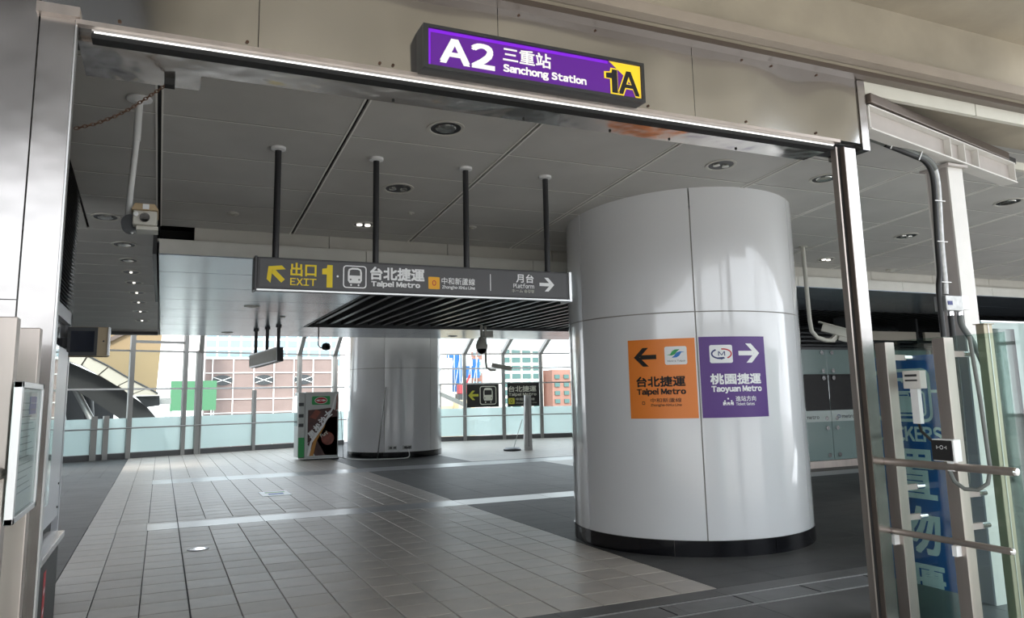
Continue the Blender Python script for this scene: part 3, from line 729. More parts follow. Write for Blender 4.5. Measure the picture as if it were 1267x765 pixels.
t, P, s, W = column_sign('wall_sign', 'purple sign with white right arrow on the near column', -119.2, -88.0, 1.337, 2.150, K['purple'])
H = .813
s.arrow('arrow', K['whiteprint'], .73 * W, b + H * .79, .245, 0, w=.19, hw=.40)
s.rrect('logo_plate', K['whiteprint'], .14 * W, .47 * W, b + H * .67, b + H * .895, .02)
s.ell('logo_blue', K['navyprint'], .29 * W, b + H * .785, .095, .055, .001, 18, 120, 300, .016)
s.ell('logo_red', K['redprint'], .33 * W, b + H * .785, .095, .055, .001, 18, -60, 100, .014)
s.poly('logo_blue', K['navyprint'], [(.25 * W, b + H * .74), (.34 * W, b + H * .745), (.31 * W, b + H * .71)], .0012)
s.text('logo_blue', K['navyprint'], 'M', .26 * W, .36 * W, b + H * .76, b + H * .815, .01, .0014)
s.text('lettering', K['whiteprint'], '桃園捷運', .13 * W, .90 * W, b + H * .405, b + H * .54, .032)
s.text('lettering', K['whiteprint'], 'Taoyuan Metro', .14 * W, .90 * W, b + H * .295, b + H * .388, .045)
s.text('lettering', K['whiteprint'], '進站方向', .475 * W, .79 * W, b + H * .195, b + H * .26, .010)
s.text('lettering', K['whiteprint'], 'Ticket Gates', .475 * W, .765 * W, b + H * .145, b + H * .183, .022)
for k in (-.035, 0, .035):
    s.ell('gate_icon', K['whiteprint'], .365 * W + k, b + H * (.20 + (.03 if k == 0 else 0)), .009, .009, 0, 10)
    s.poly('gate_icon', K['whiteprint'], [(.365 * W + k - .013, b + H * .15), (.365 * W + k - .004, b + H * .15), (.365 * W + k - .004, b + H * .165), (.365 * W + k + .004, b + H * .165), (.365 * W + k + .004, b + H * .15), (.365 * W + k + .013, b + H * .15), (.365 * W + k + .013, b + H * .186), (.365 * W + k - .013, b + H * .186)])
s.rect('gate_icon', K['whiteprint'], .365 * W - .055, .365 * W - .047, b + H * .15, b + H * .19); s.rect('gate_icon', K['whiteprint'], .365 * W + .047, .365 * W + .055, b + H * .15, b + H * .19)
s.flush()

# ================================================================== STATION LIGHTBOX ABOVE THE PORTAL
t = thing('station_sign', 'backlit purple station lightbox on the steel header above the opening', 'sign', (1.83, 3.6, 3.4)); P = Part(t)
X0, X1, Z0, Z1, YF = 1.148, 2.502, 3.275, 3.517, 3.58
P('housing', MB().box(X0, X1, YF + .02, 3.70, Z0, Z1), K['dark'])
for a in ((X0, X1, Z0, Z0 + .02), (X0, X1, Z1 - .018, Z1), (X0, X0 + .026, Z0 + .02, Z1 - .018), (X1 - .02, X1, Z0 + .02, Z1 - .018)):
    P('frame_bar', MB().box(a[0], a[1], YF, YF + .02, a[2], a[3]), K['darkmetal'])
fx0, fx1, fz0, fz1 = X0 + .026, X1 - .02, Z0 + .02, Z1 - .018
face = P('face', MB().box(fx0, fx1, YF + .012, YF + .02, fz0, fz1), K['lit_purple'])
w, h = fx1 - fx0, fz1 - fz0
s = Surf(plane((fx0, YF + .012, fz0), (w, 0, 0), (0, 0, h), (0, -1, 0)), P, .001); s.par = face
s.rect('light_edge', K['lit_violet'], .012, .83, .90, .985); s.rect('light_edge', K['lit_violet'], .004, .012, .02, .985)
s.poly('yellow_corner', K['lit_yellow'], [(.835, .99), (.915, .60), (.998, .06), (.998, .99)], .001)
s.text('lettering', K['lit_white'], 'A2', .05, .288, .12, .82, .045, .001)
s.text('lettering', K['lit_white'], '三重站', .325, .548, .44, .86, .020, .001)
s.text('lettering', K['lit_white'], 'Sanchong Station', .325, .718, .09, .38, .04, .001)
s.text('outline', K['lit_yellow'], '1A', .808, .998, .02, .81, .06, .002)
s.text('exit_code', K['blackprint'], '1A', .818, .988, .06, .77, .03, .003)
s.flush()

# ================================================================== HANGING DIRECTION SIGN
t = thing('hanging_sign', 'long grey hanging direction sign on four dark poles, yellow exit 1 at its left', 'sign', (2.07, 6.5, 2.48)); P = Part(t)
P('housing', MB().box(.655, 3.50, 6.42, 6.58, 2.487, 2.752), K['signframe'], bevel=.006)
P('end_cap', MB().box(.635, .655, 6.41, 6.59, 2.480, 2.758), K['signframe'], bevel=.004)
P('end_cap', MB().box(3.50, 3.53, 6.41, 6.60, 2.47, 2.758), K['alu'], bevel=.004)
P('lower_trim', MB().box(.655, 3.50, 6.412, 6.44, 2.476, 2.489), K['alu'])
face = P('face', MB().box(.675, 3.47, 6.412, 6.42, 2.505, 2.735), K['signgrey'])
for x in (.805, 1.645, 2.49, 3.32):
    pp = P('pole', MB().cyl((x, 6.5, 2.75), (x, 6.5, zc(6.5) - .012), .027, 16), K['pole'])
    P('ceiling_flange', MB().lathe((x, 6.5, zc(6.5)), [(.0, 0), (.062, 0), (.062, -.022), (.03, -.030), (.0, -.03)], 24), K['white'], parent=pp)
s = Surf(plane((0, 6.412, 2.48), (1, 0, 0), (0, 0, .272), (0, -1, 0)), P, .0015); s.par = face
class _A: pass
def xa(m, cu, cv, L, ang, w=.2, hw=.42):
    c, q = math.cos(R(ang)), math.sin(R(ang)); k = 1 / .272
    def T(p): return (cu + (p[0] * c - p[1] * q) * L, cv + (p[0] * q + p[1] * c) * L * k)
    h = w / 2
    for Pp in ([(-.5, -h), (.22, -h), (.22, h), (-.5, h)], [(.5, 0), (.10, hw), (-.16, hw), (.24, 0)], [(.5, 0), (.24, 0), (-.16, -hw), (.10, -hw)]):
        s.poly('arrow', m, [T(p) for p in Pp])
def corner_arrow(m, u0, u1, v0, v1):
    s.poly('exit_arrow', m, [(u0, v1), (u1 * .72 + u0 * .28 + .02, v1), (u1 * .72 + u0 * .28 - .01, v1 - .17), (u0 + .035, v1 - .17)])
    s.poly('exit_arrow', m, [(u0, v1), (u0 + .04, v1 - .17), (u0 + .035, v0 + .12), (u0, v0)])
    s.poly('exit_arrow', m, [(u0 + .02, v1 - .10), (u0 + .05, v1 - .06), (u1, v0 + .13), (u1 - .035, v0)])
xa(K['yellow'], .800, .50, .165, 135, w=.24, hw=.50)
s.text('exit_lettering', K['yellow'], '出口', .915, 1.125, .45, .86, .028)
s.text('exit_lettering', K['yellow'], 'EXIT', .915, 1.125, .17, .39, .02)
s.text('exit_lettering', K['yellow'], '1', 1.172, 1.258, .14, .84, .05)
s.ell('dot', K['whiteprint'], 1.300, .50, .009, .034, 0, 10)
# train pictogram
def train(u0, u1, v0, v1, m, hole):
    asp = .272
    def q(a, b): return (u0 + (u1 - u0) * a, v0 + (v1 - v0) * b)
    rr_ = s.rr(0, 1, 0, 1, .14); ri = s.rr(.05, .95, .05, .95, .10); n = len(rr_)
    s.tris('train_icon', m, [q(*p) for p in rr_ + ri], [(i, (i + 1) % n, n + (i + 1) % n, n + i) for i in range(n)])
    s.poly('train_icon', m, [q(*p) for p in ((.27, .22), (.73, .22), (.80, .34), (.80, .70), (.76, .84), (.62, .90), (.38, .90), (.24, .84), (.20, .70), (.20, .34))])
    s.poly('train_window', hole, [q(*p) for p in ((.27, .56), (.73, .56), (.71, .78), (.62, .82), (.38, .82), (.29, .78))], .001)
    for k in (.32, .68): s.poly('train_window', hole, [q(k + .04 * math.cos(a * .785), .38 + .04 * math.sin(a * .785)) for a in range(8)], .001)
    for k in (.34, .66): s.poly('train_icon', m, [q(k + .04 * math.cos(a * .785), .14 + .045 * math.sin(a * .785)) for a in range(8)])
train(1.345, 1.545, .15, .86, K['whiteprint'], K['signgrey'])
s.text('lettering', K['whiteprint'], '台北捷運', 1.575, 2.06, .44, .86, .034)
s.text('lettering', K['whiteprint'], 'Taipei Metro', 1.585, 2.02, .19, .41, .045)
s.rrect('line_mark', K['amber'], 2.095, 2.20, .22, .62, .018)
s.text('line_letter', K['redprint'], 'O', 2.13, 2.166, .33, .51, .02, .001)
s.text('lettering', K['whiteprint'], '中和新蘆線', 2.218, 2.535, .39, .62, .006)
s.text('lettering', K['whiteprint'], 'Zhonghe-Xinlu Line', 2.222, 2.535, .22, .36, .016)
s.rect('divider', K['whiteprint'], 2.683, 2.690, .24, .80)
s.text('lettering', K['whiteprint'], '月台', 2.945, 3.125, .56, .86, .020)
s.text('lettering', K['whiteprint'], 'Platform', 2.915, 3.128, .37, .53, .014)
s.text('lettering', K['dimprint'], 'ホーム 승강장', 2.90, 3.128, .22, .33, 0)
xa(K['whiteprint'], 3.262, .53, .155, 0, w=.2, hw=.42)
s.flush()

# ================================================================== DOWNLIGHTS
def downlight(x, y, label, group, tilt=True, lit=True, r=.14, z=None):
    z = zc(y) if z is None else z
    ax = Vector((0, -.0747, -1)).normalized() if tilt else Vector((0, 0, -1))
    ax = Vector((0, -.0745, -.997)) if tilt else Vector((0, 0, -1))
    t = thing('downlight', label, 'ceiling light', (x, y, z), group); P = Part(t)
    c = (x, y, z)
    P('rim', MB().lathe(c, [(r * .80, .002), (r * .84, .008), (r, .008), (r, -.001)], 28, ax), K['rim'])
    rf = P('reflector', MB().lathe(c, [(r * .80, .003), (r * .70, .0022), (r * .60, .0016), (.0, .0012)], 28, ax), K['darkmetal'])
    o = Vector(c) + ax * .003
    q_ = .8 if lit < 3 else .5
    if lit:
        for dx in ((-.45, .45) if lit < 3 else (0,)):
            cc = Vector((x + dx * r * .8, y, z)) + ax * .0035
            P('lamp', MB().lathe(cc, [(r * .32 * q_, 0), (r * .30 * q_, .012), (r * .15 * q_, .016), (.0, .017)], 14, ax), K['reflector'] if lit < 2 else K['lampglow'], parent=rf)
    else:
        P('lamp', MB().lathe(c, [(r * .55, .002), (r * .5, .010), (.0, .012)], 20, ax), K['reflector'], parent=rf)
    return t
G = 'downlights in the entrance ceiling'
downlight(2.02, 5.71, 'large downlight nearest the header, left of the near column', G, lit=0, r=.155)
downlight(4.84, 5.73, 'downlight just in front of the top of the near column', G, lit=1, r=.15)
downlight(2.05, 7.22, 'twin-lamp downlight behind the second pole of the hanging sign', G, lit=1, r=.155)
downlight(2.01, 8.51, 'small lit downlight close to the fascia above the hanging sign', G, lit=2, r=.13)
downlight(6.19, 5.74, 'downlight partly hidden by the right jamb', G, lit=0, r=.15)
downlight(9.23, 7.23, 'downlight seen between the right jamb and the white steel post', G, lit=1, r=.16)
downlight(9.14, 5.74, 'downlight right of the white steel post', G, lit=0, r=.16)
downlight(9.15, 8.58, 'downlight next to the right edge of the near column, near the fascia', G, lit=2, r=.13)
G = 'round fittings in the left strip of ceiling'
ll = [(-.87, 8.9), (-.73, 9.98), (-.71, 10.75), (-.70, 11.40), (-.68, 12.05), (-.66, 12.75), (-.65, 13.5), (-.64, 14.3), (-.63, 15.2)]
nm = ['nearest dark', 'second dark', 'third dark', 'fourth lit', 'fifth lit', 'sixth lit', 'seventh lit', 'eighth lit', 'farthest lit']
for i, (x, y) in enumerate(ll):
    downlight(x + .25, y, nm[i] + ' recessed light in the left strip of ceiling, counted away from the doorway', G, lit=3 if i > 2 else 0, r=.12 if i > 1 else .14)
def plate(x, y, r, label, z=None, tilt=True):
    z = zc(y) if z is None else z
    ax = Vector((0, -.0745, -.997)) if tilt else Vector((0, 0, -1))
    t = thing('ceiling_sensor', label, 'sensor', (x, y, z)); P = Part(t)
    P('plate', MB().lathe((x, y, z), [(r, 0), (r, .012), (r * .9, .016), (0, .016)], 24, ax), K['rim']); P('core', MB().lathe((x, y, z), [(r * .35, .012), (r * .32, .024), (0, .026)], 12, ax), K['camhousing'])
plate(.60, 8.44, .06, 'small round ceiling sensor near the left end of the fascia')
plate(3.25, 8.30, .055, 'small round ceiling sensor between the third and fourth sign poles')
plate(2.40, 7.95, .035, 'tiny beige ceiling sensor beside the second sign pole')
plate(10.9, 8.9, .07, 'round ceiling sensor above the conduit, right of the right jamb')
plate(1.33, 13.67, .13, 'round dark plate in the silver soffit below the left end of the hanging sign', 3.19, False)
plate(1.33, 19.1, .13, 'round dark plate at the far edge of the silver soffit', 3.19, False)
plate(2.06, 15.28, .05, 'smoke detector on the silver soffit beside the far hanging sign poles', 3.19, False)
plate(6.97, 19.3, .13, 'round dark plate in the soffit strip right of the far column', 3.19, False)

# ================================================================== CAMERAS
def hang_pole(P, x, y, zt, zb, r, m): P('pole', MB().tube([(x, y, zt), (x, y, zb)], r, 12), m); P('flange', MB().lathe((x, y, zt), [(0, 0), (r * 3.4, 0), (r * 3.4, -.012), (0, -.014)], 20), K['white'])
t = thing('security_camera', 'beige housed security camera hanging on a white pole behind the left jamb', 'camera', (-.24, 5.87, 3.76)); P = Part(t)
P('flange', MB().lathe((-.24, 5.87, zc(5.87)), [(0, 0), (.085, 0), (.085, -.014), (.03, -.03), (0, -.03)], 20), K['white'])
P('upper_pole', MB().cyl((-.24, 5.87, 3.74), (-.243, 5.87, 3.44), .026, 14), K['white'])
P('pole', MB().tube([(-.243, 5.87, 3.46), (-.262, 5.87, 3.10), (-.27, 5.87, 2.88), (-.262, 5.86, 2.80), (-.23, 5.85, 2.78)], .021, 12), K['white'])
P('mount', MB().cyl((-.25, 5.80, 2.83), (-.25, 5.92, 2.83), .06, 18), K['darkmetal'])
P('hood', MB().prism([(-.245, 5.68, 2.90), (-.225, 5.68, 2.945), (-.10, 5.68, 2.945), (-.075, 5.68, 2.90)], (0, .30, .0)), K['camtan'], bevel=.004)
P('label_tag', MB().box(-.175, -.135, 5.675, 5.68, 2.905, 2.94), K['white'])
hh = P('housing', MB().box(-.235, -.085, 5.70, 5.96, 2.80, 2.90), K['camhousing'], bevel=.008)
P('lens', MB().cyl((-.16, 5.705, 2.85), (-.16, 5.685, 2.85), .032, 18), K['camlens'], parent=hh)
P('bracket', MB().box(-.21, -.075, 5.74, 5.90, 2.775, 2.80), K['camhousing'])
P('lamp', MB().cyl((-.215, 5.70, 2.87), (-.215, 5.68, 2.87), .016, 10), K['white'])
t = thing('security_camera', 'white bullet security camera on a curved pole right of the near column', 'camera', (8.18, 8.05, 3.59)); P = Part(t)
P('flange', MB().lathe((8.16, 8.05, zc(8.05)), [(0, 0), (.06, 0), (.06, -.012), (0, -.014)], 18), K['camhousing'])
P('pole', MB().tube([(8.16, 8.05, 3.58), (8.17, 8.05, 3.0), (8.18, 8.05, 2.55), (8.20, 8.05, 2.40), (8.27, 8.03, 2.31), (8.40, 8.0, 2.27), (8.55, 8.0, 2.27)], .030, 12), K['camhousing'])
P('housing', MB().beam((8.50, 8.15, 2.47), (8.90, 7.75, 2.27), .15, .12), K['camhousing'], bevel=.01)
P('sun_shield', MB().beam((8.46, 8.17, 2.545), (8.93, 7.70, 2.315), .18, .014), K['camhousing'], bevel=.003)
P('wiper_box', MB().beam((8.60, 7.96, 2.30), (8.86, 7.70, 2.18), .07, .06), K['camhousing'], bevel=.004); P('infrared_lamp', MB().beam((8.66, 8.12, 2.40), (8.93, 7.85, 2.28), .06, .08), K['conduit'], bevel=.004)
P('bracket', MB().beam((8.50, 8.0, 2.27), (8.66, 8.0, 2.36), .06, .06), K['camhousing'])
P('lens', MB().cyl((8.90, 7.75, 2.27), (8.93, 7.72, 2.255), .045, 16), K['camlens'])
t = thing('dome_camera', 'pendant dome camera hanging from the slatted recess right of the far column', 'camera', (6.71, 16.6, 3.2)); P = Part(t)
P('pole', MB().cyl((6.71, 16.6, 3.24), (6.71, 16.6, 2.95), .03, 10), K['camhousing']); P('junction', MB().box(6.78, 6.98, 16.55, 16.7, 2.95, 3.10), K['camhousing'])
P('housing', MB().lathe((6.71, 16.6, 2.68), [(.13, 0), (.14, .08), (.10, .2), (.05, .27), (0, .28)], 20), K['camhousing']); P('dome', MB().lathe((6.71, 16.6, 2.68), [(.125, 0), (.115, -.05), (.07, -.10), (0, -.125)], 20), K['camlens'])
t = thing('security_camera', 'small pale bullet camera on a hooked pole in front of the far right glazing', 'camera', (6.93, 16.5, 3.2)); P = Part(t)
P('pole', MB().tube([(6.93, 16.9, 3.24), (6.93, 16.9, 2.4), (6.95, 16.9, 2.26), (7.05, 16.9, 2.20), (7.18, 16.9, 2.20)], .025, 10), K['camhousing'])
P('housing', MB().beam((7.10, 16.9, 2.32), (7.45, 16.6, 2.22), .11, .10), K['camhousing'])
t = thing('security_camera', 'small dark camera on a thin pole left of the far column', 'camera', (3.08, 17.1, 3.19)); P = Part(t)
P('pole', MB().tube([(3.08, 17.15, 3.24), (3.08, 17.15, 2.78), (3.12, 17.15, 2.72), (3.18, 17.15, 2.71)], .015, 8), K['dark'])
P('housing', MB().lathe((3.25, 17.15, 2.66), [(0, 0), (.09, .02), (.10, .09), (.07, .15), (0, .17)], 16), K['dark']); P('lens', MB().cyl((3.25, 17.06, 2.73), (3.25, 17.03, 2.72), .04, 12), K['camlens'])

# ================================================================== CHAIN
t = thing('hanging_chain', 'rusty chain slung from the header soffit towards the left jamb', 'chain', (-.04, 4.13, 3.23)); P = Part(t)
pts = [(-.035, 4.13, 3.235), (-.075, 4.11, 3.175), (-.13, 4.09, 3.115), (-.20, 4.07, 3.04), (-.27, 4.05, 2.98), (-.35, 4.03, 2.925), (-.43, 4.01, 2.885)]
pv = [Vector(p) for p in pts]; tot = sum((b - a).length for a, b in zip(pv[:-1], pv[1:])); n = 30
def along(d):
    for a, b in zip(pv[:-1], pv[1:]):
        L = (b - a).length
        if d <= L: return a + (b - a) * (d / L), (b - a).normalized()
        d -= L
    return pv[-1], (pv[-1] - pv[-2]).normalized()
for i in range(n):
    c, d = along(tot * (i + .5) / n)
    sd = d.cross(Vector((0, 1, 0))).normalized() if i % 2 else Vector((0, 1, 0))
    ring = []
    for k in range(11):
        a = 2 * math.pi * k / 10; ring.append(c + d * math.cos(a) * .013 + sd * math.sin(a) * .007)
    P('chain_link', MB().tube(ring, .0025, 5), K['rust'])

# ================================================================== RIGHT GLASS GATE
t = thing('glass_railing', 'steel post and glass gate rail right of the right jamb', 'railing', (4.43, 3.5, 0)); P = Part(t)
for y in (3.68, 3.25):
    p = P('post', MB().box(4.39, 4.475, y, y + .085, 0, 1.90), K['steelpost'], bevel=.003)
    for z in (1.80, .95, .76):
        bk_ = P('bracket', MB().box(4.475, 4.60, y + .02, y + .045, z - .018, z + .018), K['pinkpaint'])
        P('clamp', MB().cyl((4.585, y + .03, z), (4.655, y + .03, z), .018, 12), K['chrome'], parent=bk_)
    P('rail_bracket', MB().box(4.345, 4.40, y + .03, y + .06, .60, .66), K['white'])
    P('rail_bracket', MB().box(4.345, 4.40, y + .03, y + .06, 1.10, 1.135), K['steelpost'])
P('handrail', MB().tube([(4.33, 2.86, 1.125), (4.33, 3.80, 1.125)], .024, 14), K['steelpost'])
P('handrail', MB().tube([(4.33, 2.93, .69), (4.33, 3.80, .69)], .019, 14), K['steelpost'])
P('end_cap', MB().lathe((4.33, 2.86, 1.125), [(.024, 0), (.02, .012), (0, .018)], 14, (0, -1, 0)), K['chrome'])
P('end_cap', MB().lathe((4.33, 2.93, .69), [(.019, 0), (.015, .010), (0, .014)], 14, (0, -1, 0)), K['chrome'])
P('glass_pane', MB().box(4.622, 4.634, 3.02, 4.12, .04, 1.92), K['glassgreen'])
t = thing('steel_post', 'yellowish weathered steel post at the right edge behind the gate rail', 'post', (4.7, 3.2, 0)); P = Part(t)
P('post', MB().box(4.66, 4.74, 3.17, 3.225, 0, 1.98), K['steelyel'], bevel=.003); P('top_plate', MB().box(4.65, 4.745, 3.16, 3.235, 1.98, 1.985), K['steelyel'])
P('trim_line', MB().box(4.695, 4.70, 3.166, 3.171, 0, 1.98), K['alu'])
t = thing('glass_fin', 'clear green glass fin just right of the weathered post', 'glass panel', (4.9, 3.2, 0)); P = Part(t)
P('pane', MB().box(4.74, 5.03, 3.225, 3.237, .03, 1.96), K['glassgreen']); P('edge', MB().box(5.03, 5.034, 3.225, 3.237, .03, 1.96), K['darkmetal'])
# locker poster
t = thing('locker_poster', 'tall blue luggage locker poster seen through the gate glass', 'poster', (4.82, 3.93, 0)); P = Part(t)
face = P('board', MB().box(4.80, 4.825, 3.62, 4.22, .03, 1.82), K['posterblue'])
s = Surf(plane((4.80, 4.22, 0), (0, -1, 0), (0, 0, 1), (-1, 0, 0)), P, .002); s.par = face
s.ring('icon', K['posterwhite'], .07, .53, 1.36, 1.73, .06, .022)
s.ring('icon', K['posterwhite'], .12, .48, 1.40, 1.575, .03, .014)
s.rect('icon', K['posterwhite'], .53, .60, 1.56, 1.58)
s.rrect('icon', K['posterwhite'], .20, .42, 1.425, 1.535, .015); s.ring('icon', K['posterwhite'], .265, .355, 1.53, 1.56, .01, .010)
s.rect('icon_gap', K['posterblue'], .24, .248, 1.43, 1.53, .001); s.rect('icon_gap', K['posterblue'], .372, .38, 1.43, 1.53, .001)
s.ell('icon', K['posterwhite'], .20, 1.645, .035, .035); s.rect('icon', K['posterwhite'], .22, .42, 1.645, 1.668)
for k in range(6): s.poly('icon', K['posterwhite'], [(.30 + k * .018, 1.645), (.318 + k * .018, 1.645), (.309 + k * .018, 1.628)])
s.text('lettering', K['posterwhite'], 'LOCKERS', .06, .585, 1.225, 1.33, .035)
s.text('lettering', K['posterwhite'], '置', .13, .50, .84, 1.175, .022)
s.text('lettering', K['posterwhite'], '物', .13, .50, .47, .79, .022)
s.text('lettering', K['posterwhite'], '櫃', .13, .50, .12, .42, .022)
s.flush()
P('lower_film', MB().box(4.775, 4.78, 3.60, 4.24, 0.02, .27), K['kick'])  # pale sheet stands in for the glare over the poster's foot
P('film_foot', MB().box(4.775, 4.80, 3.60, 4.24, 0.0, .03), K['alu'])
# door-release box on the glass
t = thing('intercom_box', 'white intercom box with a conduit stem on the gate glass, over the poster', 'intercom', (4.6, 3.66, 1.3)); P = Part(t)
P('box', MB().box(4.56, 4.62, 3.575, 3.71, 1.59, 1.71), K['whitepaint'], bevel=.005); P('slot', MB().box(4.557, 4.561, 3.60, 3.69, 1.67, 1.685), K['darkmetal']); P('slot', MB().box(4.557, 4.561, 3.60, 3.69, 1.64, 1.65), K['darkmetal'])
P('stem', MB().box(4.585, 4.62, 3.625, 3.68, 1.36, 1.59), K['white']); P('cable', MB().tube([(4.6, 3.65, 1.36), (4.58, 3.62, 1.31), (4.50, 3.50, 1.27), (4.41, 3.36, 1.22)], .010, 8), K['cable'])
t = thing('card_reader', 'black and white card reader clamped to the upper gate handrail', 'card reader', (4.33, 3.27, 1.15)); P = Part(t)
P('casing', MB().box(4.31, 4.375, 3.20, 3.345, 1.155, 1.285), K['white'], bevel=.004); P('panel', MB().box(4.303, 4.31, 3.21, 3.345, 1.16, 1.28), K['blackprint'], bevel=.002)
s = Surf(plane((4.303, 3.345, 1.16), (0, -1, 0), (0, 0, 1), (-1, 0, 0)), P, .001)
s.ell('mark', K['whiteprint'], .068, .078, .012, .012, 0, 14, 0, 360, .003); s.rect('mark', K['whiteprint'], .035, .038, .068, .088); s.rect('mark', K['whiteprint'], .098, .101, .068, .088)
s.rect('mark', K['whiteprint'], .042, .050, .076, .080); s.rect('mark', K['whiteprint'], .086, .094, .076, .080); s.flush()
P('clamp', MB().box(4.315, 4.36, 3.22, 3.26, 1.10, 1.155), K['white']); P('cable', MB().tube([(4.33, 3.26, 1.10), (4.335, 3.24, 1.04), (4.35, 3.19, 1.0), (4.37, 3.12, 1.0), (4.39, 3.07, 1.04), (4.41, 3.06, 1.12), (4.45, 3.10, 1.5), (4.50, 3.16, 1.9)], .012, 10), K['greycable'])

# ---- steel post, beam, conduits
t = thing('steel_post', 'white painted steel post right of the doorway carrying conduits', 'post', (5.75, 4.0, 0)); P = Part(t)
P('front_flange', MB().box(5.665, 5.835, 4.0, 4.015, 0, 3.34), K['whitepaint']); P('web', MB().box(5.665, 5.675, 4.015, 4.19, 0, 3.34), K['pinkpaint']); P('rear_flange', MB().box(5.665, 5.835, 4.19, 4.205, 0, 3.34), K['whitepaint'])  # darker web colour paints in the shaded side of the white post
P('cap_plate', MB().box(5.62, 5.85, 3.96, 4.22, 3.34, 3.36), K['pinkpaint'])
t = thing('steel_beam', 'pale I-section steel beam running right from the end of the header', 'beam', (4.4, 3.69, 3.5)); P = Part(t)
a = Vector((4.45, 3.75, 3.485)); b_ = Vector((7.15, 3.98, 3.52))
a = Vector((4.45, 3.74, 3.49)); b_ = Vector((6.78, 4.22, 3.45))
dv = (b_ - a)
P('web', MB().beam(a, b_, .012, .16), K['pinkpaint'])
P('flange', MB().beam(a + Vector((0, 0, .085)), b_ + Vector((0, 0, .085)), .12, .012), K['whitepaint'])
P('flange', MB().beam(a + Vector((0, 0, -.085)), b_ + Vector((0, 0, -.085)), .12, .012), K['whitepaint'])
sdv = dv.normalized().cross(Vector((0, 0, 1)))
for k in (.0, .50, .60, .70, .995):
    c = a + dv * k; P('stiffener', MB().beam(c + Vector((0, 0, -.08)), c + Vector((0, 0, .08)), .11, .012, dv), K['whitepaint'])
t = thing('lamp_channel', 'brown metal lamp channel lying along the top of the pale steel beam', 'lamp', (4.5, 3.7, 3.6)); P = Part(t)
P('channel', MB().beam(a + Vector((0, -.03, .135)), b_ + Vector((-.1, -.03, .135)), .10, .07), K['brownmetal'], bevel=.006)
P('channel_lid', MB().beam(a + Vector((0, .06, .165)), b_ + Vector((-.15, .06, .165)), .08, .04), K['brownmetal'], bevel=.006)
P('end_cap', MB().beam(b_ + Vector((-.1, -.02, .125)), b_ + Vector((.05, 0, .115)), .08, .05), K['darkmetal']); P('end_plug', MB().beam(b_ + Vector((-.02, .05, .16)), b_ + Vector((.3, .1, .13)), .03, .02), K['greenglass'])
t = thing('ceiling_batten', 'cream trim bar at the upper right corner beyond the steel beam', 'trim', (7.2, 4.2, 3.5)); P = Part(t)
P('bar', MB().beam((6.85, 4.25, 3.55), (8.6, 4.35, 3.58), .05, .07), K['cream'])
def cs(x, z): return (x * .8, 3.92, 1.6 + (z - 1.6) * .8)
t = thing('conduit_run', 'galvanised conduit with black cable turning down the white steel post', 'conduit', (5.3, 3.92, 2.3)); P = Part(t)
pth = [cs(5.79, 3.93), cs(6.15, 3.87), cs(6.52, 3.80), cs(6.66, 3.765), cs(6.74, 3.68), cs(6.76, 3.55), cs(6.75, 3.36), cs(6.72, 2.96), cs(6.71, 2.57), cs(6.70, 2.46)]
def smooth(ps, n=4):
    out = []; ps = [Vector(p) for p in ps]
    for i in range(len(ps) - 1):
        p0 = ps[max(i - 1, 0)]; p1 = ps[i]; p2 = ps[i + 1]; p3 = ps[min(i + 2, len(ps) - 1)]
        for k in range(n):
            t_ = k / n; out.append(.5 * ((2 * p1) + (p2 - p0) * t_ + (2 * p0 - 5 * p1 + 4 * p2 - p3) * t_ ** 2 + (3 * p1 - p0 - 3 * p2 + p3) * t_ ** 3))
    out.append(ps[-1]); return out
P('conduit', MB().tube(smooth([(p[0], p[1], p[2]) for p in pth[3:]]), .026, 12), K['conduit'])
P('conduit', MB().tube(smooth([(p[0], p[1], p[2]) for p in pth[:5]]), .030, 12), K['greycable'])
P('cable', MB().tube(smooth([(p[0] - .052, p[1] - .01, p[2] - .012) for p in pth[1:8]] + [(5.30, 3.9, 2.45), (5.27, 3.9, 2.30), (5.27, 3.9, 1.9)]), .020, 10), K['cable'])
for p in (pth[6], pth[7], pth[8]): P('cable_tie', MB().beam((p[0] - .075, 3.89, p[2]), (p[0] + .03, 3.885, p[2]), .006, .006), K['white'])
for p in (pth[1], pth[2]): P('cable_tie', MB().beam((p[0] - .03, 3.885, p[2] - .05), (p[0] + .02, 3.885, p[2] + .03), .006, .006), K['white'])
t = thing('junction_box', 'small grey steel junction box with blue mark under the conduit', 'junction box', (5.42, 3.9, 2.18)); P = Part(t)
P('box', MB().box(5.285, 5.47, 3.86, 3.96, 2.16, 2.27), K['conduit'], bevel=.004); P('side_cover', MB().box(5.47, 5.545, 3.865, 3.955, 2.17, 2.275), K['alu'], bevel=.003)
P('blue_mark', MB().box(5.30, 5.35, 3.857, 3.86, 2.20, 2.23), K['navyprint'])
P('gland', MB().cyl((5.385, 3.91, 2.16), (5.385, 3.91, 2.125), .024, 12), K['chrome']); P('gland', MB().cyl((5.49, 3.91, 2.17), (5.49, 3.91, 2.13), .024, 12), K['chrome'])
P('cable', MB().tube(smooth([(5.385, 3.91, 2.13), (5.385, 3.91, 1.6), (5.38, 3.92, .9)]), .022, 10), K['cable'])
P('cable', MB().tube(smooth([(5.49, 3.91, 2.13), (5.50, 3.91, 2.05), (5.56, 3.88, 1.92), (5.58, 3.82, 1.7), (5.60, 3.75, 1.2), (5.62, 3.7, .5)]), .022, 10), K['greycable'])
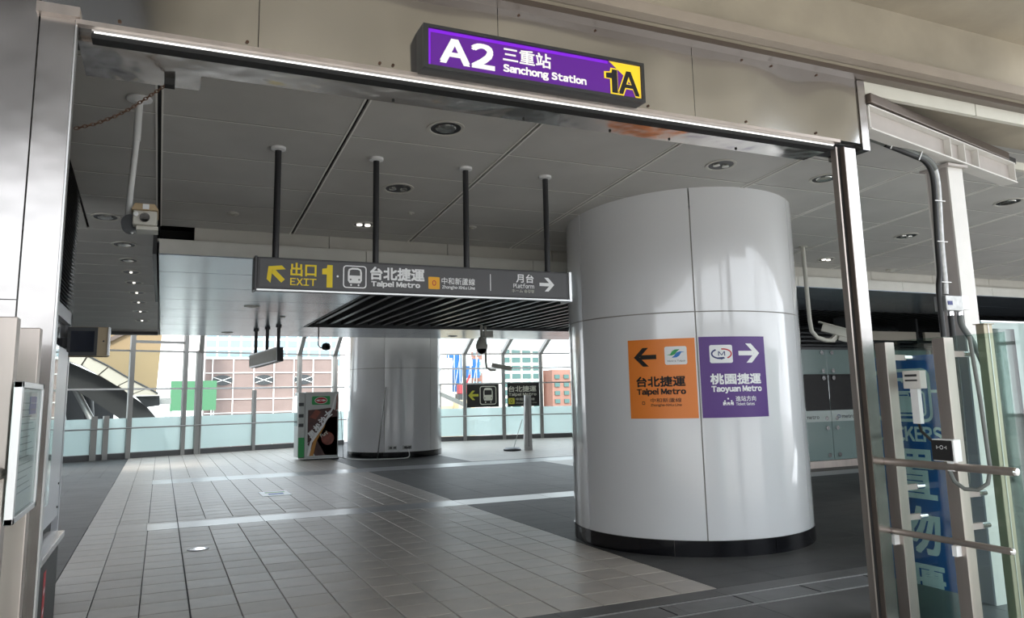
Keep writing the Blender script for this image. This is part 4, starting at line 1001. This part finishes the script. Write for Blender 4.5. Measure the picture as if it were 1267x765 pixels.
# frosted glass screen at the right edge
t = thing('glass_screen', 'pale frosted glass screen at the right edge of the view', 'glass panel', (7.5, 4.6, 0)); P = Part(t)
P('pane', MB().box(6.72, 9.0, 4.60, 4.615, 0.05, 2.17), K['frostwhite']); P('pane', MB().box(6.72, 9.0, 4.66, 4.67, .05, .96), K['frost']); P('top_edge', MB().box(6.72, 9.0, 4.595, 4.62, 2.17, 2.185), K['alu'])
P('edge_clamp', MB().box(6.60, 6.72, 4.59, 4.62, 2.07, 2.12), K['pinkpaint'])
P('side_edge', MB().box(6.70, 6.72, 4.59, 4.67, 0.0, 2.18), K['greenglass'])
P('rail', MB().box(6.72, 9.0, 4.59, 4.60, .955, .965), K['alu'])

# ================================================================== LEFT GATE
t = thing('glass_railing', 'steel posts of the left gate rail at the left edge', 'railing', (-.47, 3.1, 0)); P = Part(t)
P('post', MB().box(-.525, -.438, 2.93, 3.0, 0, 1.885), K['steelpost'], bevel=.003); P('post', MB().box(-.505, -.424, 3.34, 3.41, 0, 1.885), K['steelpost'], bevel=.003)
P('handrail', MB().tube([(-.455, 2.80, 1.39), (-.455, 2.93, 1.39)], .02, 14), K['steelpost']); P('handrail', MB().tube([(-.45, 3.0, 1.43), (-.45, 3.34, 1.43)], .026, 14), K['steelpost'])
P('glass_pane', MB().box(-.62, -.61, 2.4, 3.5, .05, 1.85), K['glassgreen'])
t = thing('notice_frame', 'silver framed notice on the left gate posts', 'notice frame', (-.415, 3.08, 1.25)); P = Part(t)
xx = -.408
for a in ((2.84, 3.33, 1.24, 1.26), (2.84, 3.33, 1.655, 1.675), (2.84, 2.87, 1.24, 1.675), (3.30, 3.33, 1.24, 1.675)): P('frame_bar', MB().box(xx - .012, xx + .012, a[0], a[1], a[2], a[3]), K['alu'], bevel=.002)
face = P('sheet', MB().box(xx - .008, xx, 2.87, 3.30, 1.26, 1.655), K['noticepaper'])
s = Surf(plane((xx, 2.87, 1.26), (0, 1, 0), (0, 0, 1), (1, 0, 0)), P, .001); s.par = face
for k in range(14): s.rect('printed_lines', K['dark'], .05, .38 - .05 * (k % 3), .06 + k * .022, .063 + k * .022)
s.rect('printed_block', K['navyprint'], .22, .38, .31, .37); s.flush()
P('cover_glass', MB().box(xx + .003, xx + .006, 2.87, 3.30, 1.26, 1.655), K['glass'])
P('bracket', MB().box(-.4235, -.418, 3.34, 3.37, 1.3, 1.33), K['alu'])
# ---- cabinet, counter, monitor inside the left jamb
t = thing('tall_cabinet', 'tall white glazed cabinet against the left wall behind the jamb', 'cabinet', (-.7, 6.6, 0)); P = Part(t)
P('body', MB().box(-.845, -.69, 5.2, 6.9, .76, 2.02), K['whitepanel']); P('door', MB().box(-.69, -.675, 5.22, 6.88, .78, 2.0), K['whitepanel'], bevel=.002)
P('glass_pane', MB().box(-.66, -.655, 5.25, 6.1, .95, 2.0), K['glassgreen'])
for z in (.85, 1.02): P('screw', MB().cyl((-.675, 6.8, z), (-.668, 6.8, z), .008, 8), K['darkmetal'])
t = thing('counter', 'black low counter with a red label strip behind the left jamb', 'counter', (-.65, 5.6, 0)); P = Part(t)
P('body', MB().box(-.84, -.60, 5.0, 6.3, 0, .68), K['dark']); P('top', MB().box(-.845, -.57, 4.95, 6.35, .70, .74), K['steel'], bevel=.004); P('top_support', MB().box(-.83, -.62, 5.0, 6.3, .68, .70), K['dark'])
s = Surf(plane((-.60, 5.55, 0), (0, 1, 0), (0, 0, 1), (1, 0, 0)), P, .002); s.rect('red_label', K['red'], .05, .16, .02, .60)
for k in range(4): s.poly('label_mark', K['whiteprint'], [(.08, .10 + k * .12), (.13, .12 + k * .12), (.13, .15 + k * .12), (.08, .13 + k * .12)], .001)
s.flush()
t = thing('wall_monitor', 'beige flat monitor with a dark screen above the left cabinet', 'monitor', (-.64, 8.05, 2.0)); P = Part(t)
P('casing', MB().box(-.80, -.47, 8.02, 8.16, 2.03, 2.30), K['beigeplastic'], bevel=.006); P('bezel', MB().box(-.80, -.56, 8.005, 8.02, 2.035, 2.295), K['darkmetal']); P('screen', MB().box(-.775, -.585, 8.0, 8.006, 2.07, 2.26), K['screen'])
P('side_lip', MB().box(-.475, -.462, 8.0, 8.15, 2.04, 2.30), K['alu']); P('button', MB().cyl((-.51, 8.02, 2.17), (-.51, 8.012, 2.17), .008, 8), K['darkmetal']); P('wall_arm', MB().box(-.86, -.80, 8.06, 8.12, 2.12, 2.2), K['dark'])

# ================================================================== FLOOR FITTINGS
t = thing('floor_box', 'small round steel floor cover in the beige tiles', 'floor cover', (.44, 9.49, 0)); P = Part(t)
P('ring', MB().lathe((.44, 9.49, 0), [(.115, .0), (.112, .005), (.085, .006), (.085, .001)], 24), K['darkmetal']); P('lid', MB().lathe((.44, 9.49, 0), [(.083, .001), (.080, .005), (0, .005)], 24), K['chrome'])
t = thing('floor_plate', 'bright rectangular floor plate in the beige tiles near the first stone band', 'floor cover', (1.87, 14.3, 0)); P = Part(t)
P('plate', MB().box(1.63, 2.11, 13.95, 14.65, 0.0, .006), K['frostwhite'] if False else K['posterwhite'], bevel=.002); P('marking', MB().box(1.75, 2.0, 14.1, 14.3, .006, .0075), K['skyprint']); P('marking', MB().box(1.72, 2.05, 14.4, 14.5, .006, .0075), K['greenprint'])

# ================================================================== VENDING MACHINE
t = thing('vending_machine', 'drinks vending machine with a brown cola advert, left of the far column', 'vending machine', (3.95, 21.9, 0)); P = Part(t)
face = P('body', MB().box(3.54, 4.43, 21.45, 22.15, .06, 1.80), K['vendwhite'], bevel=.01); P('base_frame', MB().box(3.50, 4.45, 21.42, 22.2, 0.0, .06), K['dark']); P('base_edge', MB().box(3.38, 4.45, 21.40, 21.43, .035, .06), K['white'])
P('front_door', MB().box(3.36, 3.535, 21.47, 22.13, .08, 1.79), K['vendwhite'], bevel=.01)
P('product_window', MB().box(3.35, 3.362, 21.6, 22.1, .9, 1.7), K['boothglass'])
for z in (1.5, 1.2, .95): P('bottle_shelf', MB().box(3.37, 3.50, 21.462, 21.47, z - .07, z + .02), K['darkmetal'])
P('green_panel', MB().box(3.375, 3.53, 21.46, 21.472, .08, .6), K['greenprint'])
s = Surf(plane((3.56, 21.45, .08), (.86, 0, 0), (0, 0, 1.7), (0, -1, 0)), P, .004); s.par = face
s.poly('advert_brown', K['vendbrown'], [(.06, .22), (.30, .30), (.62, .02), (.98, .02), (.98, .70), (.90, .72), (.74, .76), (.40, .74), (.06, .73)])
s.poly('advert_lower', K['vendbrown'], [(.06, .20), (.30, .40), (.62, .60), (.96, .62), (.98, .02), (.30, .02), (.20, .10)])
s.poly('advert_red', K['vendred'], [(.10, .62), (.30, .74), (.46, .70), (.30, .58)], .002); s.ell('advert_glow', K['vendred'], .68, .28, .20, .10, .002)
s.poly('advert_orange', K['vendorange'], [(.12, .02), (.24, .02), (.34, .25), (.62, .50), (.50, .48), (.24, .25)], .003)
s.poly('advert_white', K['whiteprint'], [(.05, .02), (.12, .02), (.20, .22), (.55, .47), (.86, .76), (.96, .98), (.90, .98), (.80, .76), (.50, .50), (.14, .24)], .004)
s.poly('advert_ribbon', K['vendred'], [(.90, .70), (.98, .74), (.98, .98), (.93, .98), (.94, .86)], .003)
s2 = Surf(plane((3.56, 21.45, .08), (1, 0, 0), (0, 0, 1), (0, -1, 0)), P, .004); s2.par = face
for i, ch in enumerate('黑松沙士'):
    s2.text('lettering', K['whiteprint'], ch, .16 + .135 * i, .16 + .20 + .135 * i, .46 + .175 * i, .46 + .20 + .175 * i, .04, .006, rot=40)
s2.text('lettering', K['dimprint'], 'Fun!', .42, .62, .50, .60, .03, .006, rot=30)
s2.flush()
s.rrect('logo_green', K['greenprint'], .17, .74, .81, .945, .03, .002); s.ell('logo_white', K['whiteprint'], .455, .878, .20, .055, .004); s.ell('logo_red', K['redprint'], .455, .878, .18, .048, .006, 20, 0, 360, .03); s.text('logo_red', K['redprint'], '松', .40, .51, .855, .90, .02, .006)
s.flush()
# sockets and leads at the far column
t = thing('wall_socket', 'left grey socket plate low on the far column', 'socket', (5.75, 20.66, .27)); P = Part(t)
P('plate', MB().box(5.60, 5.84, 20.64, 20.68, .22, .33), K['conduit'], bevel=.003)
for k in (0, .11): P('outlet', MB().box(5.63 + k, 5.71 + k, 20.632, 20.641, .245, .305), K['dark'])
t = thing('wall_socket', 'right grey socket plate low on the far column with a plug in it', 'socket', (6.15, 20.62, .27)); P = Part(t)
P('plate', MB().box(6.00, 6.24, 20.59, 20.63, .22, .33), K['conduit'], bevel=.003)
for k in (0, .11): P('outlet', MB().box(6.03 + k, 6.11 + k, 20.582, 20.591, .245, .305), K['dark'])
t = thing('power_lead', 'pale power lead from the vending machine along the foot of the far column', 'cable', (5.2, 20.6, 0)); P = Part(t)
P('cable', MB().tube(smooth([(4.45, 21.3, .06), (4.60, 21.0, .02), (5.0, 20.5, .015), (5.6, 20.3, .015), (6.05, 20.4, .015), (6.15, 20.5, .1), (6.12, 20.58, .25)]), .014, 8), K['white'])
P('plug', MB().box(6.08, 6.18, 20.54, 20.585, .24, .29), K['dark'])
P('cable', MB().tube([(4.46, 21.4, 1.55), (4.5, 21.3, .7), (4.52, 21.2, .05)], .008, 6), K['dark'])
t = thing('leaning_pole', 'thin dark pole leaning down the face of the far column', 'pole', (5.35, 20.7, 0)); P = Part(t)
P('pole', MB().cyl((5.30, 20.62, 0), (5.52, 20.60, 1.9), .018, 8), K['conduit'])

# far hanging sign seen edge-on
t = thing('hanging_sign', 'small lit sign on three dark poles seen almost edge-on over the far concourse', 'sign', (2.03, 17.2, 2.4)); P = Part(t)
p0, p1 = Vector((1.85, 18.2, 0)), Vector((2.26, 17.0, 0)); dd = (p1 - p0).normalized(); nn = Vector((-dd.y, dd.x, 0))
P('housing', MB().beam(p0 + Vector((0, 0, 2.47)), p1 + Vector((0, 0, 2.57)), .14, .30), K['dark'])
P('frame', MB().beam(p0 + Vector((-.08, -.01, 2.47)), p1 + Vector((-.08, -.02, 2.57)), .02, .30), K['alu'])
P('lit_face', MB().beam(p0 + Vector((-.095, .02, 2.47)), p1 + Vector((-.095, -.04, 2.57)), .01, .24), K['cream'])
for k in (.06, .5, .92):
    q = p0 + (p1 - p0) * k; P('pole', MB().cyl(q + Vector((0, 0, 2.65)), q + Vector((0, 0, 3.19)), .036, 10), K['pole']); P('collar', MB().cyl(q + Vector((0, 0, 3.14)), q + Vector((0, 0, 3.19)), .06, 12), K['dark'])

# info stand at far right
t = thing('information_stand', 'narrow white floor stand with a dark base in front of the far glazing', 'stand', (9.93, 21, 0)); P = Part(t)
P('panel', MB().prism([(9.80, 21.0, 0), (10.06, 21.0, 0), (10.05, 21.0, 1.60), (9.86, 21.0, 1.60)], (0, .08, 0)), K['white']); P('slot', MB().box(9.93, 9.95, 20.985, 20.998, .1, 1.5), K['conduit'])
t = thing('stand_base', 'round dark stand base on the floor left of the white stand', 'base', (9.4, 21, 0)); P = Part(t)
P('disc', MB().lathe((9.45, 21.1, 0), [(.26, 0), (.26, .05), (.20, .09), (0, .10)], 24), K['darkmetal']); P('rod', MB().tube([(9.5, 21.1, .08), (9.62, 21.05, .5), (9.75, 21.0, .9)], .010, 6), K['conduit'])

# window signs on the far glazing
def winsign(x0, x1, yc, z0, z1, label, kind):
    t = thing('window_sign', label, 'sign', ((x0 + x1) / 2, yc, z0)); P = Part(t)
    face = P('plate', MB().box(x0, x1, yc - .02, yc + .0, z0, z1), K['signblack']); W, H = x1 - x0, z1 - z0
    s = Surf(plane((x0, yc - .02, z0), (1, 0, 0), (0, 0, 1), (0, -1, 0)), P, .004); s.par = face
    if kind == 0:
        s.arrow('arrow', K['olive'], .25, H * .52, .40, 180, w=.22, hw=.42)
        s.train('train_icon', K['dimprint'], K['signblack'], .50, H * .10, .66, H * .82)
    else:
        s.text('lettering', K['dimprint'], '台北捷運', .04, 1.18, H * .62, H * .88, .02); s.text('lettering', K['dimprint'], 'Taipei Metro', .04, 1.18, H * .42, H * .58, .02)
        s.rrect('line_mark', K['olive'], .03, .28, H * .10, H * .36, .03); s.text('line_letter', K['signblack'], 'O', .10, .20, H * .15, H * .31, .02, .002)
        s.text('lettering', K['dimprint'], '中和新蘆線', .33, 1.1, H * .24, H * .36, .0); s.text('lettering', K['dimprint'], 'Zhonghe-Xinlu Line', .33, 1.18, H * .10, H * .18, .0)
    s.flush()
winsign(10.12, 11.38, 26.55, 1.20, 2.03, 'black window sign with yellow left arrow and train picture on the far glazing', 0)
winsign(11.60, 12.90, 26.25, 1.20, 2.05, 'black window sign with white lettering and yellow square on the far glazing', 1)

# ================================================================== GLASS BOOTH RIGHT OF THE COLUMN
t = thing('glass_booth', 'green glass panelled booth seen between the near column and the right jamb', 'booth', (13, 12.3, 0)); P = Part(t)
xs = [11.2, 12.78, 14.4, 16.0]
P('base', MB().box(11.2, 16, 12.2, 12.4, 0, .14), K['steelpost'])
for a, b2 in zip(xs[:-1], xs[1:]):
    P('lower_panel', MB().box(a + .008, b2 - .008, 12.20, 12.22, .15, .93), K['boothfrost']); P('band_panel', MB().box(a + .008, b2 - .008, 12.19, 12.21, .93, 1.16), K['boothband'])
    P('window_pane', MB().box(a + .008, b2 - .008, 12.20, 12.215, 1.17, 1.90), K['boothglass']); P('upper_panel', MB().box(a + .008, b2 - .008, 12.20, 12.22, 1.91, 2.42), K['boothfrost'])
    for z in (2.36, 1.98, 1.83, 1.00, .80, .25):
        for q in (a + .14, b2 - .14): P('patch_fitting', MB().cyl((q, 12.19, z), (q, 12.175, z), .045, 14), K['chrome'])
s = Surf(plane((0, 12.19, 0), (1, 0, 0), (0, 0, 1), (0, -1, 0)), P, .004)
for x in (11.95, 12.95, 14.2): s.text('lettering', K['dark'], 'metro', x + .12, x + .48, .99, 1.06, .02); s.ell('emblem', K['navyprint'], x + .03, 1.03, .06, .035, 0, 14, 0, 360, .015)
s.flush()
P('head_rail', MB().box(11.2, 16, 12.18, 12.24, 2.42, 2.47), K['darkmetal'])
P('inner_wall', MB().box(11.2, 16, 14.4, 14.5, 0, 2.4), K['midstone']); P('inner_desk', MB().box(12, 15, 13.2, 13.8, 0, 1.2), K['screen']); P('inner_screen', MB().box(12.4, 12.9, 13.3, 13.34, 1.2, 1.7), K['blueglass']); P('inner_screen', MB().box(13.2, 13.7, 13.3, 13.34, 1.2, 1.65), K['whitepanel'])
t = thing('metal_rack', 'row of horizontal metal rails above the booth', 'rack', (14, 12.6, 2.5)); P = Part(t)
for i, z in enumerate((2.52, 2.62, 2.72, 2.82)):
    P('rail', MB().box(10.5, 18.5, 12.5 + .12 * i, 12.56 + .12 * i, z, z + .035), K['darkmetal'])
for x0 in (14.0, 16.15): P('light_panel', MB().box(x0, x0 + 1.85, 12.42, 12.48, 2.66, 2.86), K['creampanel'])
for x in (11.5, 13.9, 15.98, 18.1): P('upright', MB().box(x, x + .06, 12.5, 12.98, 2.47, 3.18), K['darkmetal'])
struct('wall_back', MB().box(11, 20.2, 15.6, 15.8, 0, 3.2), K['dark'], label='dark wall behind the booth')

# ================================================================== OUTSIDE
# left: membrane roof, curved cladding and dark arch
t = thing('membrane_roof', 'tan translucent roof panel seen through the upper left glazing', 'roof', (-2, 34, -10)); P = Part(t)
P('panel', MB().prism([(-6, 34, 5.6), (-.05, 34, 5.6), (-.10, 34, 4.27), (-.21, 34, 1.92), (-.52, 34, 2.17), (-1.91, 34, 2.97), (-2.65, 34, 3.38), (-6, 34, 4.4)], (0, .4, 0)), K['tan'])
P('rib', MB().beam((-2.6, 33.9, 3.7), (-1.0, 33.9, 4.6), .15, .10, (0, 1, 0)), K['brownmetal'])
top = [(-6, 4.6), (-4.5, 4.1), (-3.11, 3.46), (-2.50, 3.31), (-1.80, 2.93), (-1.07, 2.46), (-.49, 2.14), (-.12, 1.92)]
bot = [(-6, 4.3), (-4.5, 3.8), (-3.09, 3.11), (-2.68, 2.97), (-2.12, 2.62), (-1.48, 2.23), (-1.05, 1.90), (-.12, 1.87)]
low = [(-6, 3.3), (-4.5, 2.9), (-3.04, 2.21), (-2.42, 1.83), (-1.78, 1.36), (-1.35, 1.04), (-1.1, .6), (-.9, .0)]
t = thing('curved_canopy', 'cream panelled curved canopy edge outside the left glazing', 'canopy', (-2, 32, -10)); P = Part(t)
for i in range(len(top) - 1):
    q = [(top[i][0] + .06, 31.4, top[i][1]), (top[i + 1][0], 31.4, top[i + 1][1]), (bot[i + 1][0], 31.4, bot[i + 1][1]), (bot[i][0] + .06, 31.4, bot[i][1])]
    P('panel', MB().prism(q, (0, .5, 0)), K['creampanel'])
P('edge_strip', MB().tube([(a, 31.37, b2 + .02) for a, b2 in top], .03, 6), K['dark'])
P('shadow_gap', MB().prism([(a + .02, 31.7, b2 - .05) for a, b2 in top] + [(a, 31.7, b2) for a, b2 in reversed(bot)], (0, .3, 0)), K['brownmetal'])
t = thing('steel_arch', 'massive black steel arch outside the left glazing', 'arch', (-2, 32, -10)); P = Part(t)
hi = bot[:-1] + [(-.70, 1.62), (-.45, 1.35), (-.16, 1.04), (.1, .5), (.3, -.2)]
lo = low + [(-.8, -.2)]
# swept in short pieces so it stays solid
m_ = MB()
H_ = [(-6, 4.3), (-4.5, 3.8), (-3.09, 3.11), (-2.12, 2.62), (-1.48, 2.23), (-1.05, 1.88), (-.70, 1.62), (-.45, 1.40), (-.16, 1.04), (.15, .5), (.4, -.3)]
L_ = [(-6, 3.3), (-4.5, 2.9), (-3.04, 2.21), (-2.42, 1.83), (-2.0, 1.52), (-1.6, 1.22), (-1.3, 1.0), (-1.1, .75), (-.9, .5), (-.7, .1), (-.5, -.4)]
for i in range(len(H_) - 1): m_.prism([(H_[i][0], 32.1, H_[i][1]), (H_[i + 1][0], 32.1, H_[i + 1][1]), (L_[i + 1][0], 32.1, L_[i + 1][1]), (L_[i][0], 32.1, L_[i][1])], (0, 1.2, 0))
P('arch_rib', m_, K['black'])
P('strut', MB().cyl((-3.2, 33.5, 2.6), (-1.9, 33.0, .2), .12, 12), K['conduit']); P('strut', MB().cyl((-2.6, 33.7, 2.3), (-2.3, 33.4, -.2), .18, 12), K['dark']); P('strut', MB().cyl((-3.6, 33.8, 2.0), (-3.0, 33.4, -.2), .14, 12), K['conduit'])
P('backing', MB().prism([(-6, 34.6, 3.6), (-2.7, 34.6, 2.4), (-1.7, 34.6, 1.2), (-1.75, 34.6, -1), (-6, 34.6, -1)], (0, .3, 0)), K['dark'])
P('bracket', MB().prism([(-.9, 32, 1.86), (-.06, 32, 1.86), (-.05, 32, 1.50), (-.5, 32, 1.44)], (0, .7, 0)), K['dark']); P('bracket_tip', MB().box(-.05, .33, 32, 32.5, 1.53, 1.77), K['conduit'])
P('pier', MB().box(-4.6, -3.4, 32.4, 34, -10, 3), K['dark']); P('pier', MB().box(-.45, .35, 32.3, 33.2, -10, .1), K['dark'])
bpy.data.objects['membrane_roof'].location.z = -10
m1 = bpy.data.objects['membrane_roof']; Part(m1)('mast', MB().box(-4.2, -3.9, 34.4, 34.7, -10, 5.4), K['dark'])
m2 = bpy.data.objects['curved_canopy']; Part(m2)('pier', MB().box(-5.5, -5.2, 31.6, 31.9, -10, 4.0), K['dark'])

def bldg(name, label, x0, x1, y0, dep, z1, m, fx, fz, wm, sx_, sz_, wz=(0, 0), z0=-10, frames=None):
    t = thing(name, label, 'building', ((x0 + x1) / 2, y0 + dep / 2, -10)); P = Part(t)
    P('wall', MB().box(x0, x1, y0, y0 + dep, z0, z1), m)
    return t, P
# brown gridded building
t, P = bldg('gridded_building', 'pale brown building with white grid and oval vents seen left of the far column', 4.7, 20.5, 100, 20, 6.75, K['brick'], 0, 0, None, 0, 0)
for k in range(8):
    x = 5.45 + 2.38 * k - .0
    if x < 20.4: P('grid_bar', MB().box(x - .06, x + .06, 99.8, 100, -9, 6.75), K['whiteframe'])
for z in (5.0, 3.2, 1.85, .2, -1.8, 6.72): P('grid_bar', MB().box(4.7, 20.5, 99.85, 100, z - .05, z + .05), K['whiteframe'])
for k in range(3):
    cx = 6.6 + 4.78 * k
    P('oval_vent', MB().add([(cx + 1.15 * math.cos(a * .3927), 99.78, 4.12 + .62 * math.sin(a * .3927)) for a in range(16)] + [(cx + 1.15 * math.cos(a * .3927), 100, 4.12 + .62 * math.sin(a * .3927)) for a in range(16)],
      [tuple(range(16))] + [(i, (i + 1) % 16, 16 + (i + 1) % 16, 16 + i) for i in range(16)]), K['darkmetal'])
    for sg in (-1, 1): P('vent_bar', MB().beam((cx - 1.0, 99.7, 4.12 - .35 * sg), (cx + 1.0, 99.7, 4.12 + .35 * sg), .08, .07), K['whiteframe'])
t, P = bldg('glass_tower', 'pale blue glass block above and behind the gridded building', 2.0, 26, 125, 10, 14, K['whiteframe'], 0, 0, None, 0, 0)
for i in range(14):
    for j in range(5): P('window', MB().box(2.4 + 1.7 * i, 3.8 + 1.7 * i, 124.85, 125, 6.9 + 1.45 * j, 7.9 + 1.45 * j), K['blueglass'])
t = thing('construction_netting', 'bright green construction netting outside the left glazing', 'netting', (1.35, 60, -10)); P = Part(t)
P('net', MB().box(.56, 3.6, 60, 60.2, 1.0, 3.1), K['greennet']); P('scaffold_leg', MB().box(.6, .7, 60.2, 60.3, -10, 3.1), K['conduit']); P('scaffold_leg', MB().box(3.4, 3.5, 60.2, 60.3, -10, 3.1), K['conduit'])
t = thing('white_hall', 'plain white hall behind the green netting', 'building', (4, 90, -10)); P = Part(t)
P('wall', MB().box(-4, 4.2, 92, 100, -10, 12), K['whiteframe'])
for k in range(6): P('rib', MB().box(-3.5 + 1.3 * k, -3.4 + 1.3 * k, 91.9, 92, -10, 12), K['alu'])
# right side
t, P = bldg('pale_hall', 'pale pinkish blank building just right of the far column', 28.6, 32.45, 90, 12, 6.3, K['paleconc'], 0, 0, None, 0, 0)
for k in range(6): P('rib', MB().box(28.9 + .6 * k, 28.96 + .6 * k, 89.9, 90, 3.2, 6.2), K['conduit'])
P('plinth', MB().box(28.6, 32.45, 89.8, 90, -10, .5), K['beigeplastic'])
t = thing('lattice_crane', 'red lattice crane mast beside the far column', 'crane', (29.6, 86, -10)); P = Part(t)
for x in (28.3, 29.0): P('chord', MB().box(x, x + .12, 86, 86.12, -10, 6.0), K['redpaint'] if x < 29 else K['dark'])
for k in range(14): P('lacing', MB().beam((28.35, 86, -1 + k * .5), (29.05, 86, -.5 + k * .5) if k % 2 else (29.05, 86, -1.5 + k * .5), .07, .07), K['redpaint'])
t = thing('sheeted_scaffold', 'tall scaffold wrapped in bright blue sheeting', 'scaffold', (34.5, 92, -10)); P = Part(t)
P('sheet', MB().box(32.5, 34.4, 92, 92.2, 2.2, 6.9), K['bluesheet']); P('sheet', MB().box(34.6, 36.7, 92.2, 92.4, 3.9, 5.4), K['bluesheet']); P('sheet', MB().box(36.0, 36.9, 92.1, 92.3, 3.9, 6.3), K['bluesheet'])
for k in range(6): P('tube', MB().cyl((32.6 + .75 * k, 91.8, -10), (32.6 + .75 * k, 91.8, 7.0), .06, 6), K['alu'])
for k in range(5): P('brace', MB().beam((32.5 + .8 * k, 91.7, 2.5), (33.3 + .8 * k, 91.7, 6.5), .06, .06), K['alu'])
t = thing('red_machine', 'red construction machine below the blue sheeting', 'machine', (33.6, 88, -10)); P = Part(t)
P('cab', MB().box(32.6, 34.1, 88, 89, 1.9, 3.1), K['redpaint'], bevel=.1); P('arm', MB().beam((33.4, 88, 2.9), (34.0, 88, 4.2), .2, .2), K['redpaint']); P('tracks', MB().box(32.5, 34.5, 88, 89.2, 1.2, 1.9), K['dark']); P('platform', MB().box(32.5, 34.6, 88, 90, -10, 1.2), K['beigeplastic'])
t, P = bldg('tower_block', 'narrow pink and white tower block behind the blue scaffold', 36.75, 39.2, 95, 10, 9.0, K['whiteframe'], 0, 0, None, 0, 0)
P('pink_band', MB().box(36.9, 39.1, 94.8, 95, 2.4, 4.6), K['pinkconc']); P('pink_band', MB().box(36.9, 39.1, 94.8, 95, 6.4, 7.4), K['pinkconc'])
for i in range(3):
    for j in range(4): P('window', MB().box(37.1 + .65 * i, 37.5 + .65 * i, 94.7, 94.8, 3.0 + 1.3 * j, 3.5 + 1.3 * j), K['blueglass'])
t, P = bldg('tower_block', 'white tower block with dark green windows above the black window signs', 39.6, 45.6, 92, 10, 12, K['whiteframe'], 0, 0, None, 0, 0)
for i in range(4):
    for j in range(12): P('window', MB().box(39.8 + 1.5 * i, 41.0 + 1.5 * i, 91.8, 92, -1.5 + 1.05 * j, -.85 + 1.05 * j), K['greenglass'])
for i in range(5): P('pier', MB().box(39.62 + 1.5 * i, 39.74 + 1.5 * i, 91.7, 92, -10, 12), K['paleconc'])
t, P = bldg('tower_block', 'salmon pink brick tower block at the far right of the glazing', 46.2, 50.5, 90, 10, 4.8, K['pinkconc'], 0, 0, None, 0, 0)
for i in range(3):
    for j in range(6): P('window', MB().box(46.5 + 1.35 * i, 47.2 + 1.35 * i, 89.8, 90, -1.6 + 1.05 * j, -1.1 + 1.05 * j), K['greenglass'])
t = thing('glass_roof', 'pale glass canopy outside the upper right glazing', 'canopy', (14, 34, -10)); P = Part(t)
P('roof_pane', MB().add([(10, 40, 4.6), (22, 34, 3.6), (22, 40, 5.4), (10, 46, 6.0)], [(0, 1, 2, 3)]), K['frostwhite']); P('edge_beam', MB().beam((10, 40, 4.6), (22, 34, 3.6), .2, .2), K['whiteframe'])
for k in range(5): P('rib', MB().beam((10 + 3 * k, 40 - 1.5 * k, 4.6 - .25 * k), (10 + 3 * k, 46 - 1.5 * k, 6.0 - .15 * k), .12, .12), K['whiteframe'])
P('mast', MB().box(15.9, 16.2, 39, 39.3, -10, 4.6), K['whiteframe'])
t = thing('sloping_rail', 'grey sloping beam outside, left of the black window signs', 'beam', (10.6, 30, -10)); P = Part(t)
P('beam', MB().beam((9.2, 30, 2.2), (11.6, 30, 1.15), .12, .16), K['conduit']); P('post', MB().box(11.4, 11.55, 30, 30.15, -10, 1.2), K['conduit'])

# arched glazed end frame beside the paving, to the right of the viewer; the near column mirrors it
ar = sempty('trim_3', 'arched glazed frame at the right side of the outdoor paving')
for r_ in (2.55, 3.35):
    MB().tube([(13.0, .2 + r_ * math.cos(R(k * 7.5)), 1.9 + r_ * math.sin(R(k * 7.5))) for k in range(25)], .07, 8).build('arch_bar', K['mullion'], ar)
for k in range(-4, 5):
    yy = .2 + k * .8; MB().box(12.96, 13.04, yy - .03, yy + .03, 0, 1.9 + math.sqrt(max(.01, 3.35 ** 2 - (k * .8) ** 2))).build('mullion', K['mullion'], ar)
for z in (1.1, 2.3): MB().box(12.97, 13.03, -3.1, 3.5, z - .03, z + .03).build('transom', K['mullion'], ar)
